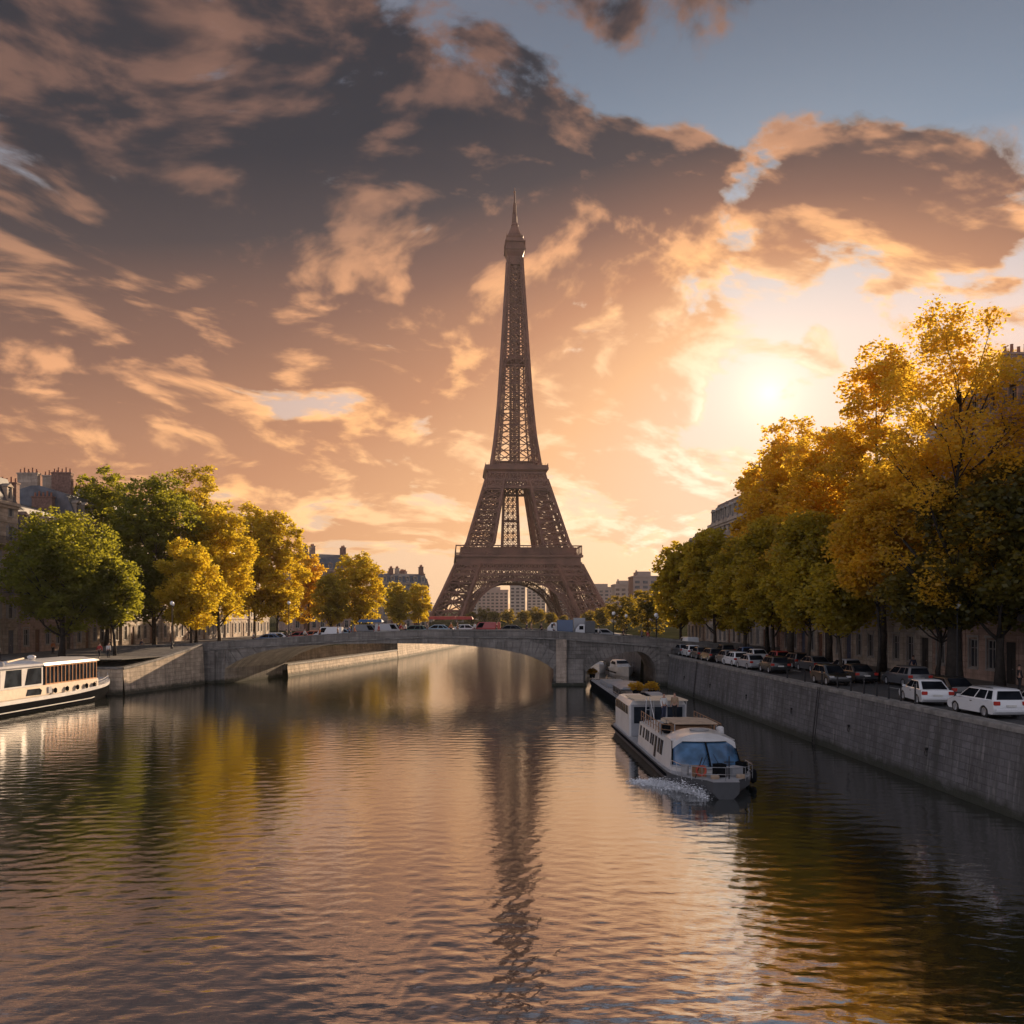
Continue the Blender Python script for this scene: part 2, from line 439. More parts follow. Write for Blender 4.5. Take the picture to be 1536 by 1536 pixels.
M['paint_white'] = plain('road_paint', (0.62, 0.62, 0.60), 0.6, var=0.3, scale=5)
M['earth'] = plain('earth', (0.040, 0.042, 0.022), 1.0, spec=0.0, var=0.4, scale=0.1)
M['white_paint'] = plain('white_paint', (0.72, 0.73, 0.75), 0.28, var=0.10, scale=0.7, coat=0.5)
M['rubber'] = plain('rubber', (0.018, 0.018, 0.018), 0.8)
M['rim'] = plain('alloy_rim', (0.42, 0.43, 0.45), 0.3, 0.7)
M['car_glass'] = glassm('car_glass', (0.012, 0.014, 0.018), 0.3, 0.0)
M['red_lens'] = plain('red_lens', (0.40, 0.03, 0.02), 0.2)
M['clear_lens'] = plain('clear_lens', (0.6, 0.6, 0.6), 0.12)
M['plate'] = plain('blank_plate', (0.55, 0.55, 0.52), 0.5)
M['black_trim'] = plain('black_trim', (0.015, 0.015, 0.016), 0.5)
M['globe'] = plain('opal_glass', (0.85, 0.84, 0.80), 0.25)
def carpaint(name, c): 
    M[name] = plain(name, c, 0.3, 0.0, 0.06, 0.5, coat=0.8); return M[name]
for nm, c in (('paint_car_white', (0.66, 0.68, 0.70)), ('paint_car_black', (0.012, 0.013, 0.016)), ('paint_car_grey', (0.09, 0.095, 0.105)),
              ('paint_car_silver', (0.34, 0.35, 0.37)), ('paint_car_blue', (0.03, 0.08, 0.19)), ('paint_car_red', (0.36, 0.02, 0.015)),
              ('paint_car_paleblue', (0.22, 0.33, 0.42)), ('paint_car_orange', (0.55, 0.13, 0.03)), ('paint_car_green', (0.03, 0.08, 0.06))): carpaint(nm, c)
# ------------------------------------------------------------------ layout
def wx(Y): return 24.67 - 0.0396 * Y                   # river face of the right quay
GZ = 4.0
LEFT = [(-52, -60), (-52, 107), (-44.6, 107), (-41.2, 124.5), (-33.3, 138), (-24, 195), (-17.0, 257), (-12, 340)]
def uvmesh(name, rows, mat, parent=None):
    """strip of quads; rows = list of [(x,y,z,u,v), ...] with equal length"""
    V = [p[:3] for r in rows for p in r]; UV = [p[3:] for r in rows for p in r]; n = len(rows[0])
    F = [(i * n + k, i * n + k + 1, (i + 1) * n + k + 1, (i + 1) * n + k) for i in range(len(rows) - 1) for k in range(n - 1)]
    me = bpy.data.meshes.new(name); me.from_pydata(V, [], F); me.materials.append(mat)
    l = me.uv_layers.new(name='UVMap')
    for li, lp in enumerate(me.loops): l.data[li].uv = UV[lp.vertex_index]
    me.update()
    o = bpy.data.objects.new(name, me); col.objects.link(o)
    if parent: o.parent = parent
    return o
def quay(name, pts, ztop, zbot, batter, mat, label, cat='wall', side=1, cope=True, group=None, zt=None):
    """wall along pts with a coping; side=+1 puts the water on the left of the run"""
    root = empty(name, (pts[0][0], pts[0][1], 0), 0, label, cat, group)
    ox, oy = pts[0]
    dense = []; acc = 0; L = []
    for (x0, y0), (x1, y1) in zip(pts, pts[1:]):
        d = math.hypot(x1 - x0, y1 - y0); n = max(1, int(d / 1.5))
        for k in range(n):
            dense.append((x0 + (x1 - x0) * k / n, y0 + (y1 - y0) * k / n, acc + d * k / n))
        acc += d
    dense.append((*pts[-1], acc))
    rnd = random.Random(5); rows = [[], [], [], [], [], []]
    cop = [[], [], [], [], []]
    for i, (x, y, a) in enumerate(dense):
        j = min(i, len(dense) - 2)
        tx_, ty_ = dense[j + 1][0] - dense[j][0], dense[j + 1][1] - dense[j][1]; l = math.hypot(tx_, ty_)
        nx, ny = -ty_ / l * side, tx_ / l * side
        T = a / acc
        zt_ = ztop if zt is None else zt(T)
        for r, q in enumerate((1.0, 0.8, 0.55, 0.3, 0.12, 0.0)):
            z = zbot + (zt_ - zbot) * q
            o = batter * (1 - q) + (rnd.uniform(-0.03, 0.03) if 0 < r < 5 else 0) + (0.10 if r == 5 else 0)
            rows[r].append((x + nx * o - ox, y + ny * o - oy, z, a, z))
        jag = rnd.uniform(-0.012, 0.012)
        for r, (o, z) in enumerate(((0.10, -0.16), (0.12, 0.03), (0.08, 0.09), (-0.55, 0.09), (-0.55, -0.16))):
            cop[r].append((x + nx * (o + jag) - ox, y + ny * (o + jag) - oy, zt_ + z + jag, a, z + r * .3))
    uvmesh('wall_face', rows, mat, root)
    if cope: uvmesh('coping', cop, M['coping'], root)
    return root

# ground: banks as one sheet with the river cut out (banks and far land share the level GZ)
def ground_sheet():
    V, F = [], []
    Ys = [-80, -20, 20, 60, 107, 124.5, 138, 160, 195, 225, 257, 300, 340]
    def lx(Y):
        for (x0, y0), (x1, y1) in zip(LEFT, LEFT[1:]):
            if y0 != y1 and y0 <= Y <= y1: return x0 + (x1 - x0) * (Y - y0) / (y1 - y0)
        return -52
    for i, Y in enumerate(Ys):
        xl = -52 if Y <= 107 else lx(Y)
        V += [(-3000, Y, GZ), (xl, Y, GZ), (wx(Y) + 0.05, Y, GZ), (3000, Y, GZ)]
    for i in range(len(Ys) - 1):
        a = i * 4
        F += [(a, a + 1, a + 5, a + 4), (a + 2, a + 3, a + 7, a + 6)]
    # small quad between the moored boats' basin and the projecting wall
    n = len(V); V += [(-44.6, 107, GZ)]
    k = Ys.index(107) * 4
    F += [(k + 1, n, k + 5)]
    b = (len(Ys) - 1) * 4; n = len(V)
    V += [(-3000, 9000, GZ), (3000, 9000, GZ)]
    F += [(b, b + 1, b + 2, b + 3, n + 1, n)]
    me = bpy.data.meshes.new('ground'); me.from_pydata(V, [], F); me.materials.append(M['earth']); me.update()
    o = bpy.data.objects.new('ground', me); col.objects.link(o); return tag(o, kind='structure')
ground_sheet()
def sheet(name, poly, z, mat):
    me = bpy.data.meshes.new(name); me.from_pydata([(x, y, z) for x, y in poly], [], [tuple(range(len(poly)))]); me.materials.append(mat); me.update()
    o = bpy.data.objects.new(name, me); col.objects.link(o); return tag(o, kind='structure')
def slab(name, poly, z0, z1, mat):
    mb = MB(); mb.prism(poly, z0, z1, axis='z'); o = mb.build(name, mat); return tag(o, kind='structure')
def rb(t0, t1, y0=-60, y1=330): return [(wx(y0) + t0, y0), (wx(y0) + t1, y0), (wx(y1) + t1, y1), (wx(y1) + t0, y1)]
sheet('road', rb(0.6, 8.0), GZ + 0.004, M['asphalt'])
slab('quay_pavement', rb(0.3, 0.62), GZ - 0.05, GZ + 0.10, M['kerb'])
slab('pavement', rb(8.0, 14.6), GZ - 0.05, GZ + 0.13, M['pavement'])
mb = MB()
for k in range(60):
    y = -20 + k * 5.0; x = wx(y) + 5.0
    mb.add([(x - 0.06, y, GZ + 0.008), (x + 0.06, y, GZ + 0.008), (x - 0.02, y + 2, GZ + 0.008), (x - 0.14, y + 2, GZ + 0.008)], [(0, 1, 2, 3)])
tag(mb.build('road_marking', M['paint_white'], recalc=False), kind='structure')
# left promenade
slab('promenade', [(-52.05, -60), (-52.05, 107), (-44.9, 107.4), (-42, 123), (-42, 250), (-66, 250), (-66, -60)], GZ - 0.05, GZ + 0.05, M['pavement'])
sheet('road', [(-64, -60), (-57, -60), (-57, 106), (-64, 106)], GZ + 0.056, M['asphalt'])

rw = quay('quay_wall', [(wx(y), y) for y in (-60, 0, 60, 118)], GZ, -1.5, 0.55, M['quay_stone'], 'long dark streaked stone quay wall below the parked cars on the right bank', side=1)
for y in (50.5, 61, 72, 84, 97, 109):                 # iron mooring rings let into the wall
    mb = MB(); zz = 1.7; xo = wx(y) - 0.55 * (1 - (zz + 1.5) / 5.5) - 0.05
    for k in range(10):
        a0, a1 = k * 0.6283, (k + 1) * 0.6283
        mb.tube((xo, y + 0.15 * math.cos(a0), zz + 0.15 * math.sin(a0)), (xo, y + 0.15 * math.cos(a1), zz + 0.15 * math.sin(a1)), 0.022, n=5, caps=False)
    mb.box((xo + 0.02, y, zz + 0.24), (0.16, 0.14, 0.14)); o = mb.build('mooring_ring', M['iron'], rw); o.location = (-rw.location.x, -rw.location.y, 0)
for y in (66.5, 103):                                  # rung ladders down to the water
    mb = MB()
    for s_ in (-0.22, 0.22): mb.tube((wx(y) - 0.16, y + s_, 4.05), (wx(y) - 0.60, y + s_, -0.2), 0.03, n=6)
    for k in range(13): z = 0.05 + k * 0.31; x_ = wx(y) - 0.60 + 0.44 * (z + 0.2) / 4.25; mb.tube((x_, y - 0.22, z), (x_, y + 0.22, z), 0.018, n=5)
    o = mb.build('ladder', M['iron'], rw); o.location = (-rw.location.x, -rw.location.y, 0)
quay('quay_wall', [(wx(y), y) for y in (138, 200, 260, 340)], GZ, -1.5, 0.4, M['quay_stone'], 'quay wall of the right bank glimpsed through the small right arch', side=1)
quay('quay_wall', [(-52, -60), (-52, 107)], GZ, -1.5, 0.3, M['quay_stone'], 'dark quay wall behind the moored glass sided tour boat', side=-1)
quay('quay_wall', [(-52, 107), (-44.6, 107)], GZ - 0.9, -1.5, 0.1, M['quay_warm'], 'short shaded wall return facing the camera at the bow of the moored tour boat', side=-1)
quay('wing_wall', [(-44.6, 107), (-41.2, 124.4)], GZ, -1.5, 0.35, M['quay_warm'], 'sunlit pale stone wing wall rising to the left end of the bridge', side=-1, zt=lambda T: 3.05 + 2.2 * T ** 1.2)
mb = MB()                                             # earth fill behind the rising wing wall
mb.loft([[(-45.1, 107.05, 2.0), (-51.9, 107.05, 2.0), (-51.9, 107.05, GZ - 0.95), (-45.1, 107.05, GZ - 0.95)],
         [(-41.9, 124.0, 2.0), (-51.9, 124.0, 2.0), (-51.9, 124.0, 4.6), (-41.9, 124.0, 5.1)]])
tag(mb.build('embankment', M['pavement']), kind='structure')
low = [(-33.3, 138.2), (-28.5, 166), (-24, 195)]
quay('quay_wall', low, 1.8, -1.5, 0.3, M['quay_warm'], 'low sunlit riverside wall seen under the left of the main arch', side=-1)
quay('quay_wall', [(x - 3.2, y) for x, y in low] + [(-24.0, 196.5)], GZ, 1.5, 0.2, M['quay_warm'], 'upper embankment wall set back behind the low towpath under the main arch', side=-1)
mb = MB(); mb.prism([(x - 0.2, y) for x, y in low] + [(x - 3.5, y) for x, y in reversed(low)], 1.0, 1.78, axis='z')
tag(mb.build('towpath', M['pavement']), kind='structure')
quay('quay_wall', [(-24, 195.2), (-17, 257), (-12, 340)], GZ, -1.5, 0.3, M['quay_warm'], 'farther riverside wall running on beyond the end of the towpath', side=-1)
quay('quay_wall', [(-12, 340), (wx(340), 340)], GZ, -1.5, 0.1, M['quay_warm'], 'distant cross wall closing the river beyond the bridge', side=-1)

# ------------------------------------------------------------------ river with modelled waves
def river():
    rng = np.random.default_rng(4)
    ys = np.concatenate([np.linspace(-60, 12, 24, endpoint=False), 12 * np.power(345 / 12.0, np.linspace(0, 1, 1080))])
    nu = 780; u = np.linspace(-1, 1, nu)
    W = np.maximum(64.0, ys * 0.62)
    a = np.clip(0.16 + (ys - 20) / 130 * 0.5, 0.16, 0.8)
    X = W[:, None] * (a[:, None] * u[None, :] + (1 - a[:, None]) * u[None, :] ** 3)
    Y = np.repeat(ys[:, None], nu, 1)
    Z = np.zeros_like(X)
    dy_ = np.gradient(ys)[:, None]
    for k in range(100):
        lam = 0.20 * (8.5 ** (k / 100)) * rng.uniform(0.9, 1.1)      # 0.35 .. 5.6 m
        th_ = rng.normal(0, 0.62) + math.pi / 2 + 0.12
        amp = 0.0043 * lam / (2 * math.pi) * (0.6 if lam > 1.1 else 1.0) * rng.uniform(0.5, 1.5)
        kx, ky = math.cos(th_) * 2 * math.pi / lam, math.sin(th_) * 2 * math.pi / lam
        fade = np.clip((lam / dy_ - 2.5) / 3.0, 0, 1)
        Z += fade * amp * 1.6 * np.sin(kx * X + ky * Y + rng.uniform(0, 6.28) + 0.8 * np.sin(X * 0.11 + k) + 0.6 * np.sin(Y * 0.07 + 2 * k))
    patch = 0.75 + 0.5 * np.sin(X * 0.13 + 1.0 + 0.5 * np.sin(Y * 0.05)) * np.sin(Y * 0.09 + 0.4)   # calmer and livelier water
    Z *= patch
    nr = len(ys)
    co = np.stack([X, Y, Z], -1).reshape(-1, 3).astype(np.float32)
    idx = np.arange(nr * nu).reshape(nr, nu)
    q = np.stack([idx[:-1, :-1], idx[:-1, 1:], idx[1:, 1:], idx[1:, :-1]], -1).reshape(-1, 4)
    return npmesh('river', co, q, smooth=True)
def npmesh(name, co, quads, smooth=False):
    me = bpy.data.meshes.new(name); nv, nq = len(co), len(quads)
    me.vertices.add(nv); me.vertices.foreach_set('co', np.ascontiguousarray(co, dtype=np.float32).ravel())
    me.loops.add(nq * 4); me.loops.foreach_set('vertex_index', np.ascontiguousarray(quads, dtype=np.int32).ravel())
    me.polygons.add(nq); me.polygons.foreach_set('loop_start', np.arange(0, nq * 4, 4, dtype=np.int32))
    if smooth: me.polygons.foreach_set('use_smooth', np.ones(nq, dtype=bool))
    me.update(calc_edges=True); me.validate() if nv < 10 else None
    return me
wm, t, p = newmat('river_water')
tcn = t.nodes.new('ShaderNodeTexCoord')
murk = tnoise(t, tcn.outputs['Object'], 0.05, 3)
t.links.new(mixc(t, murk, (0.008, 0.012, 0.010), (0.016, 0.020, 0.014)), p.inputs['Base Color'])
p.inputs['Roughness'].default_value = 0.02
p.inputs['IOR'].default_value = 7.5
p.inputs['Specular IOR Level'].default_value = 0.5
r1 = tnoise(t, tmap(t, tcn.outputs['Object'], (1.0, 2.4, 1.0)), 3.2, 3, 0.5, 0.4)
r2 = tnoise(t, tmap(t, tcn.outputs['Object'], (0.35, 0.9, 1.0)), 1.0, 3, 0.5, 0.5)
b = t.nodes.new('ShaderNodeBump'); b.inputs['Strength'].default_value = 1.0; b.inputs['Distance'].default_value = 1.0
t.links.new((r1 * 0.006 + r2 * 0.010).s, b.inputs['Height']); t.links.new(b.outputs[0], p.inputs['Normal'])
rm = river(); rm.materials.append(wm)
ro = bpy.data.objects.new('river', rm); col.objects.link(ro); tag(ro, kind='structure')
# ------------------------------------------------------------------ the iron lattice tower
def ironm():
    m, t, p = newmat('tower_iron')
    tcn = t.nodes.new('ShaderNodeTexCoord')
    f = tnoise(t, tcn.outputs['Object'], 0.08, 4)
    t.links.new(mixc(t, f.smooth(0.3, 0.7), (0.12, 0.050, 0.034), (0.22, 0.095, 0.062)), p.inputs['Base Color'])
    p.inputs['Roughness'].default_value = 0.55
    return m
M['tower_iron'] = ironm()
M['tower_glass'] = glassm('pavilion_glass', (0.10, 0.09, 0.08), 0.15, 0.6)
M['masonry'] = plain('pale_masonry', (0.30, 0.26, 0.21), 0.85)
TX, TY = 2.0, 710.0
tower = empty('lattice_tower', (TX, TY, GZ), R(4), 'tall brown iron lattice tower on four arched legs rising behind the bridge', 'tower')
def beam(mb, p0, p1, w):
    p0, p1 = Vector(p0), Vector(p1); d = p1 - p0
    if d.length < 1e-4: return
    q = d.to_track_quat('Z', 'Y'); a, b = q @ Vector((w / 2, 0, 0)), q @ Vector((0, w / 2, 0))
    P = [p0 - a - b, p0 + a - b, p0 + a + b, p0 - a + b, p1 - a - b, p1 + a - b, p1 + a + b, p1 - a + b]
    mb.add(P, [(0, 1, 5, 4), (1, 2, 6, 5), (2, 3, 7, 6), (3, 0, 4, 7)])
def lerp(a, b, t): return a + (b - a) * t
def lattice(mb, levels, chord, brace, sub=1, horiz=None, faces=(0, 1, 2, 3)):
    """levels: list of four corner points (in order round the column)"""
    L = [[Vector(p) for p in lv] for lv in levels]
    for i in range(len(L) - 1):
        for k in range(4): beam(mb, L[i][k], L[i + 1][k], chord)
        for k in faces:
            a0, b0, a1, b1 = L[i][k], L[i][(k + 1) % 4], L[i + 1][k], L[i + 1][(k + 1) % 4]
            beam(mb, a1, b1, horiz or brace)
            for j in range(sub):
                t0, t1 = j / sub, (j + 1) / sub
                c0, c1 = lerp(a0, b0, t0), lerp(a0, b0, t1); e0, e1 = lerp(a1, b1, t0), lerp(a1, b1, t1)
                beam(mb, c0, e1, brace); beam(mb, c1, e0, brace)
                if j: beam(mb, c0, e0, brace * 0.9)
def legpts(z, so, si, sx, sy):
    return [(sx * so, sy * so, z), (sx * si, sy * so, z), (sx * si, sy * si, z), (sx * so, sy * si, z)]
def outer(z):
    return np.interp(z, [0, 20, 41, 49, 57, 80, 105, 116, 140, 168, 200, 219, 250, 272, 282],
                     [64.5, 54.5, 45.0, 41.0, 36.8, 30.0, 22.5, 18.3, 14.6, 12.0, 10.0, 8.8, 6.9, 5.6, 5.4])
def inner(z): return np.interp(z, [0, 41, 49, 57, 105], [42.5, 27.5, 24.0, 17.6, 9.0])
for sx in (-1, 1):
    for sy in (-1, 1):
        mb = MB()
        zs = [1.5, 8, 14.5, 21, 27.5, 34, 41]
        lattice(mb, [legpts(z, outer(z), inner(z), sx, sy) for z in zs], 2.1, 0.65, 2, 1.1)
        if 0: lattice(mb, [legpts(z, outer(z) * 0.92 + inner(z) * 0.08 , inner(z) * 0.92 + outer(z) * 0.08, sx, sy) for z in np.linspace(1.5, 41, 12)], 0.7, 0.4, 1)
        mb.build('leg', M['tower_iron'], tower, recalc=False)
        mb = MB()
        lattice(mb, [legpts(z, outer(z), inner(z), sx, sy) for z in (47, 57, 65, 73, 81, 89, 97, 105)], 1.8, 0.7, 1, 1.0)
        lattice(mb, [legpts(z, outer(z) * 0.9 + inner(z) * 0.1, inner(z) * 0.9 + outer(z) * 0.1, sx, sy) for z in np.linspace(57, 105, 13)], 0.5, 0.35, 1)
        mb.build('upper_leg', M['tower_iron'], tower, recalc=False)
        for a, b_ in ((outer(0), outer(0)), (inner(0), outer(0)), (inner(0), inner(0)), (outer(0), inner(0))):
            mb = MB(); mb.box((sx * a, sy * b_, 1.0), (5.5, 5.5, 2.4), 0, top=0.8); mb.build('footing', M['masonry'], tower)
# arches between the legs, one per side, with ornamental ring and lace above
def arch(face):
    mb = MB(); ri, ro_, zc = 37.5, 41.5, -7.0
    def P(a, r, off):
        x = math.cos(a) * r; z = zc + math.sin(a) * r * 1.0
        d = off - z * 0.42
        if face == 0: return Vector((x, -d, z))
        if face == 1: return Vector((d, x, z))
        if face == 2: return Vector((-x, d, z))
        return Vector((-d, -x, z))
    n = 44; a0, a1 = R(13), R(167)
    off = 60.0
    for k in range(n):
        t0, t1 = a0 + (a1 - a0) * k / n, a0 + (a1 - a0) * (k + 1) / n
        for r, w in ((ri, 1.5), (ro_, 1.1), ((ri + ro_) / 2, 0.4)):
            beam(mb, P(t0, r, off), P(t1, r, off), w)
        beam(mb, P(t0, ri, off), P(t1, ro_, off), 0.4); beam(mb, P(t1, ri, off), P(t0, ro_, off), 0.4); beam(mb, P(t0, ri, off), P(t0, ro_, off), 0.5)
        # soffit in depth
        beam(mb, P(t0, ri, off - 4), P(t1, ri, off - 4), 0.9)
        beam(mb, P(t0, ri, off), P(t0, ri, off - 4), 0.5); beam(mb, P(t0, ri, off), P(t1, ri, off - 4), 0.4)
    # spandrel lace up to the girder
    for x in np.arange(-36, 36.1, 2.4):
        if abs(x) < ro_ - 0.5:
            zb = zc + math.sqrt(max(0, ro_ ** 2 - x * x)); zt_ = 36.0
            if zb < zt_ - 0.5:
                def Q(xx, z):
                    d = off - z * 0.42
                    return {0: Vector((xx, -d, z)), 1: Vector((d, xx, z)), 2: Vector((-xx, d, z)), 3: Vector((-d, -xx, z))}[face]
                beam(mb, Q(x, zb), Q(x, zt_), 0.35)
                for zz in np.arange(zb, zt_, 3.4):
                    beam(mb, Q(x, zz), Q(min(x + 2.4, 38), min(zz + 3.4, zt_)), 0.3); beam(mb, Q(min(x + 2.4, 38), zz), Q(x, min(zz + 3.4, zt_)), 0.3)
    mb.build('arch', M['tower_iron'], tower, recalc=False)
for f in range(4): arch(f)
# girder below the first platform, the platform, gallery and pavilions
def ringwall(mb, z0, z1, h0, h1, th=1.0):
    for k in range(4):
        a = k * math.pi / 2; c, s_ = math.cos(a), math.sin(a)
        def T(x, y, z): return (x * c - y * s_, x * s_ + y * c, z)
        P = [T(-h0, -h0, z0), T(h0, -h0, z0), T(h0 - th, -h0 + th, z0), T(-h0 + th, -h0 + th, z0), T(-h1, -h1, z1), T(h1, -h1, z1), T(h1 - th, -h1 + th, z1), T(-h1 + th, -h1 + th, z1)]
        mb.add(P, [(0, 1, 5, 4), (3, 7, 6, 2), (0, 3, 2, 1), (4, 5, 6, 7), (0, 4, 7, 3), (1, 2, 6, 5)])
def girder(mb, z0, z1, h0, h1, n, w):
    for k in range(4):
        a = k * math.pi / 2; c, s_ = math.cos(a), math.sin(a)
        def T(x, y, z): return Vector((x * c - y * s_, x * s_ + y * c, z))
        for j in range(n):
            u0, u1 = -1 + 2 * j / n, -1 + 2 * (j + 1) / n
            beam(mb, T(u0 * h0, -h0, z0), T(u1 * h1, -h1, z1), w); beam(mb, T(u1 * h0, -h0, z0), T(u0 * h1, -h1, z1), w); beam(mb, T(u0 * h0, -h0, z0), T(u0 * h1, -h1, z1), w)
        beam(mb, T(-h0, -h0, z0), T(h0, -h0, z0), w * 2.2); beam(mb, T(-h1, -h1, z1), T(h1, -h1, z1), w * 2.2)
mb = MB(); girder(mb, 33.5, 37.5, 47.8, 46.2, 24, 0.55); girder(mb, 37.5, 42, 46.2, 44.6, 20, 0.7)
ringwall(mb, 42, 46.5, 44.4, 44.4, 0.8); girder(mb, 29.5, 33.5, 49.6, 47.8, 26, 0.45)
mb.build('girder', M['tower_iron'], tower, recalc=False)
mb = MB(); mb.box((0, 0, 47.0), (91, 91, 1.0)); ringwall(mb, 46.3, 47.9, 45.9, 45.9, 0.6); ringwall(mb, 54.0, 54.8, 45.2, 45.2, 0.7)
for k in range(4):
    a = k * math.pi / 2; c, s_ = math.cos(a), math.sin(a)
    for j in range(31):
        x = -45 + 3 * j; mb.tube((x * c + 45 * s_, x * s_ - 45 * c, 47.5), (x * c + 45 * s_, x * s_ - 45 * c, 54.4), 0.32 if j % 5 == 0 else 0.16, n=4)
    for j in range(90):
        x = -45 + j; mb.tube((x * c + 45.2 * s_, x * s_ - 45.2 * c, 47.5), (x * c + 45.2 * s_, x * s_ - 45.2 * c, 49.2), 0.09, n=3, caps=False)
    mb.box((45.2 * s_, -45.2 * c, 49.3), (90, 0.3, 0.3), a)
ringwall(mb, 47.6, 53.6, 41.5, 41.5, 0.5)
fp = mb.build('first_platform', M['tower_iron'], tower)
for k, (px_, py_, lx_, ly_) in enumerate(((0, -26, 40, 11), (0, 26, 40, 11), (-26, 0, 11, 30), (26, 0, 11, 30))):
    mb = MB(); mb.box((px_, py_, 50.2), (lx_, ly_, 5.6), 0, 1); mb.box((px_, py_, 53.2), (lx_ + 1.5, ly_ + 1.5, 0.6), 0, 0)
    for j in range(int(lx_ / 2.5) + 1): mb.box((px_ - lx_ / 2 + j * 2.5, py_ - ly_ / 2 - 0.05, 50.2), (0.3, 0.3, 5.6), 0, 0)
    mb.build('pavilion', [M['tower_iron'], M['tower_glass']], tower)
# lower deck clutter above the gallery: second level frame
mb = MB()
girder(mb, 99, 104.5, 24.0, 22.6, 12, 0.8); girder(mb, 104.5, 110, 22.6, 21.2, 16, 0.7)
ringwall(mb, 109.5, 110.5, 21.4, 21.4, 0.6)
for k in range(4): pass
mb.build('girder', M['tower_iron'], tower, recalc=False)
mb = MB(); mb.box((0, 0, 111.5), (44.5, 44.5, 1.4), 0, top=1.04); mb.box((0, 0, 113.2), (47, 47, 1.8), 0); ringwall(mb, 114.1, 115.6, 23.3, 23.3, 0.3); mb.box((0, 0, 116.5), (30, 30, 4.6)); mb.box((0, 0, 119.2), (33, 33, 0.7)); 
for k in range(4):
    a = k * math.pi / 2; c, s_ = math.cos(a), math.sin(a)
    for j in range(24):
        x = -23 + 2 * j; mb.tube((x * c + 23 * s_, x * s_ - 23 * c, 114), (x * c + 23 * s_, x * s_ - 23 * c, 117.2), 0.12, n=3)
mb.build('second_platform', M['tower_iron'], tower)
# shaft above the second platform
def sq(z, h): return [(-h, -h, z), (h, -h, z), (h, h, z), (-h, h, z)]
zs = [116]; 
while zs[-1] < 270: zs.append(zs[-1] + max(3.6, outer(zs[-1]) * 0.62))
zs[-1] = 275
mb = MB(); lattice(mb, [sq(z, outer(z)) for z in zs], 1.35, 0.42, 2, 0.55)
lattice(mb, [sq(z, outer(z) * 0.93) for z in zs], 0.7, 0.34, 2)
for i, z in enumerate(zs[:-1]):                                        # the corner posts are box girders of their own
    z2 = zs[i + 1]
    for sx in (-1, 1):
        for sy in (-1, 1):
            w0, w1 = outer(z) * 0.30, outer(z2) * 0.30
            lattice(mb, [[(sx * (outer(q) - a * w), sy * (outer(q) - b_ * w), q) for a, b_ in ((0, 0), (1, 0), (1, 1), (0, 1))] for q, w in ((z, w0), ((z + z2) / 2, (w0 + w1) / 2), (z2, w1))], 0.45, 0.26)
mb.build('shaft', M['tower_iron'], tower, recalc=False)
mb = MB(); lattice(mb, [sq(z, min(3.4, outer(z) * 0.5)) for z in np.arange(116, 276, 3.2)], 0.9, 0.42, 2, 0.7)
for z in (196, 197.2): mb.box((0, 0, z), (17, 17, 0.5))
mb.box((0, 0, 198.5), (11, 11, 3.0))
mb.build('lift_shaft', M['tower_iron'], tower)
mb = MB(); lattice(mb, [[(x * s1 - 3.5, y * s1 - 4, z) for x, y in ((-1, -1), (1, -1), (1, 1), (-1, 1))] for z, s1 in [(47 + 5 * k, 6.6 - k * 0.16) for k in range(12)]], 1.1, 0.38, 3, 0.5)
mb.box((-3.5, -4, 76), (9.5, 9.5, 1.0))
mb.build('lift_frame', M['tower_iron'], tower)
# summit cabin, dome and aerial
mb = MB()
mb.loft([sq(270, 5.2), sq(276, 5.6), sq(279, 6.9), sq(280.5, 7.3)])
mb.loft([sq(280.6, 7.9), sq(281.4, 7.9)]); mb.loft([sq(281.4, 6.6), sq(286.6, 6.6)]); mb.loft([sq(286.6, 7.7), sq(287.4, 7.7)])
for k in range(4):
    a = k * math.pi / 2; c, s_ = math.cos(a), math.sin(a)
    for j in range(9):
        x = -7.4 + 1.85 * j; mb.tube((x * c + 7.5 * s_, x * s_ - 7.5 * c, 281.3), (x * c + 7.5 * s_, x * s_ - 7.5 * c, 286.8), 0.16, n=4)
mb.loft([sq(287.4, 6.3), sq(290, 5.9), sq(291.2, 6.4)]); mb.build('summit_cabin', M['tower_iron'], tower)
mb = MB(); mb.lathe((0, 0, 0), [(6.2, 291.2), (5.6, 293.5), (4.4, 296), (3.2, 298.5), (2.6, 300.5), (2.9, 301), (2.0, 303)], 16)
for k in range(10):
    a = k * 0.628; mb.tube((math.cos(a) * 6.3, math.sin(a) * 6.3, 291), (math.cos(a) * 6.3, math.sin(a) * 6.3, 293.5 + (k % 3)), 0.22, n=4)
mb.build('dome', M['tower_iron'], tower)
mb = MB(); mb.lathe((0, 0, 0), [(2.0, 303), (1.9, 308), (1.2, 310), (1.2, 316), (0.7, 318), (0.6, 326), (1.0, 326.4), (1.0, 327), (0.25, 327.4), (0.2, 330)], 10)
for z in np.arange(303, 318, 1.3): mb.lathe((0, 0, z), [(1.2, 0), (2.2 - (z - 303) * 0.06, 0.15), (2.2 - (z - 303) * 0.06, 0.45), (1.2, 0.6)], 8)
mb.build('aerial', M['tower_iron'], tower)
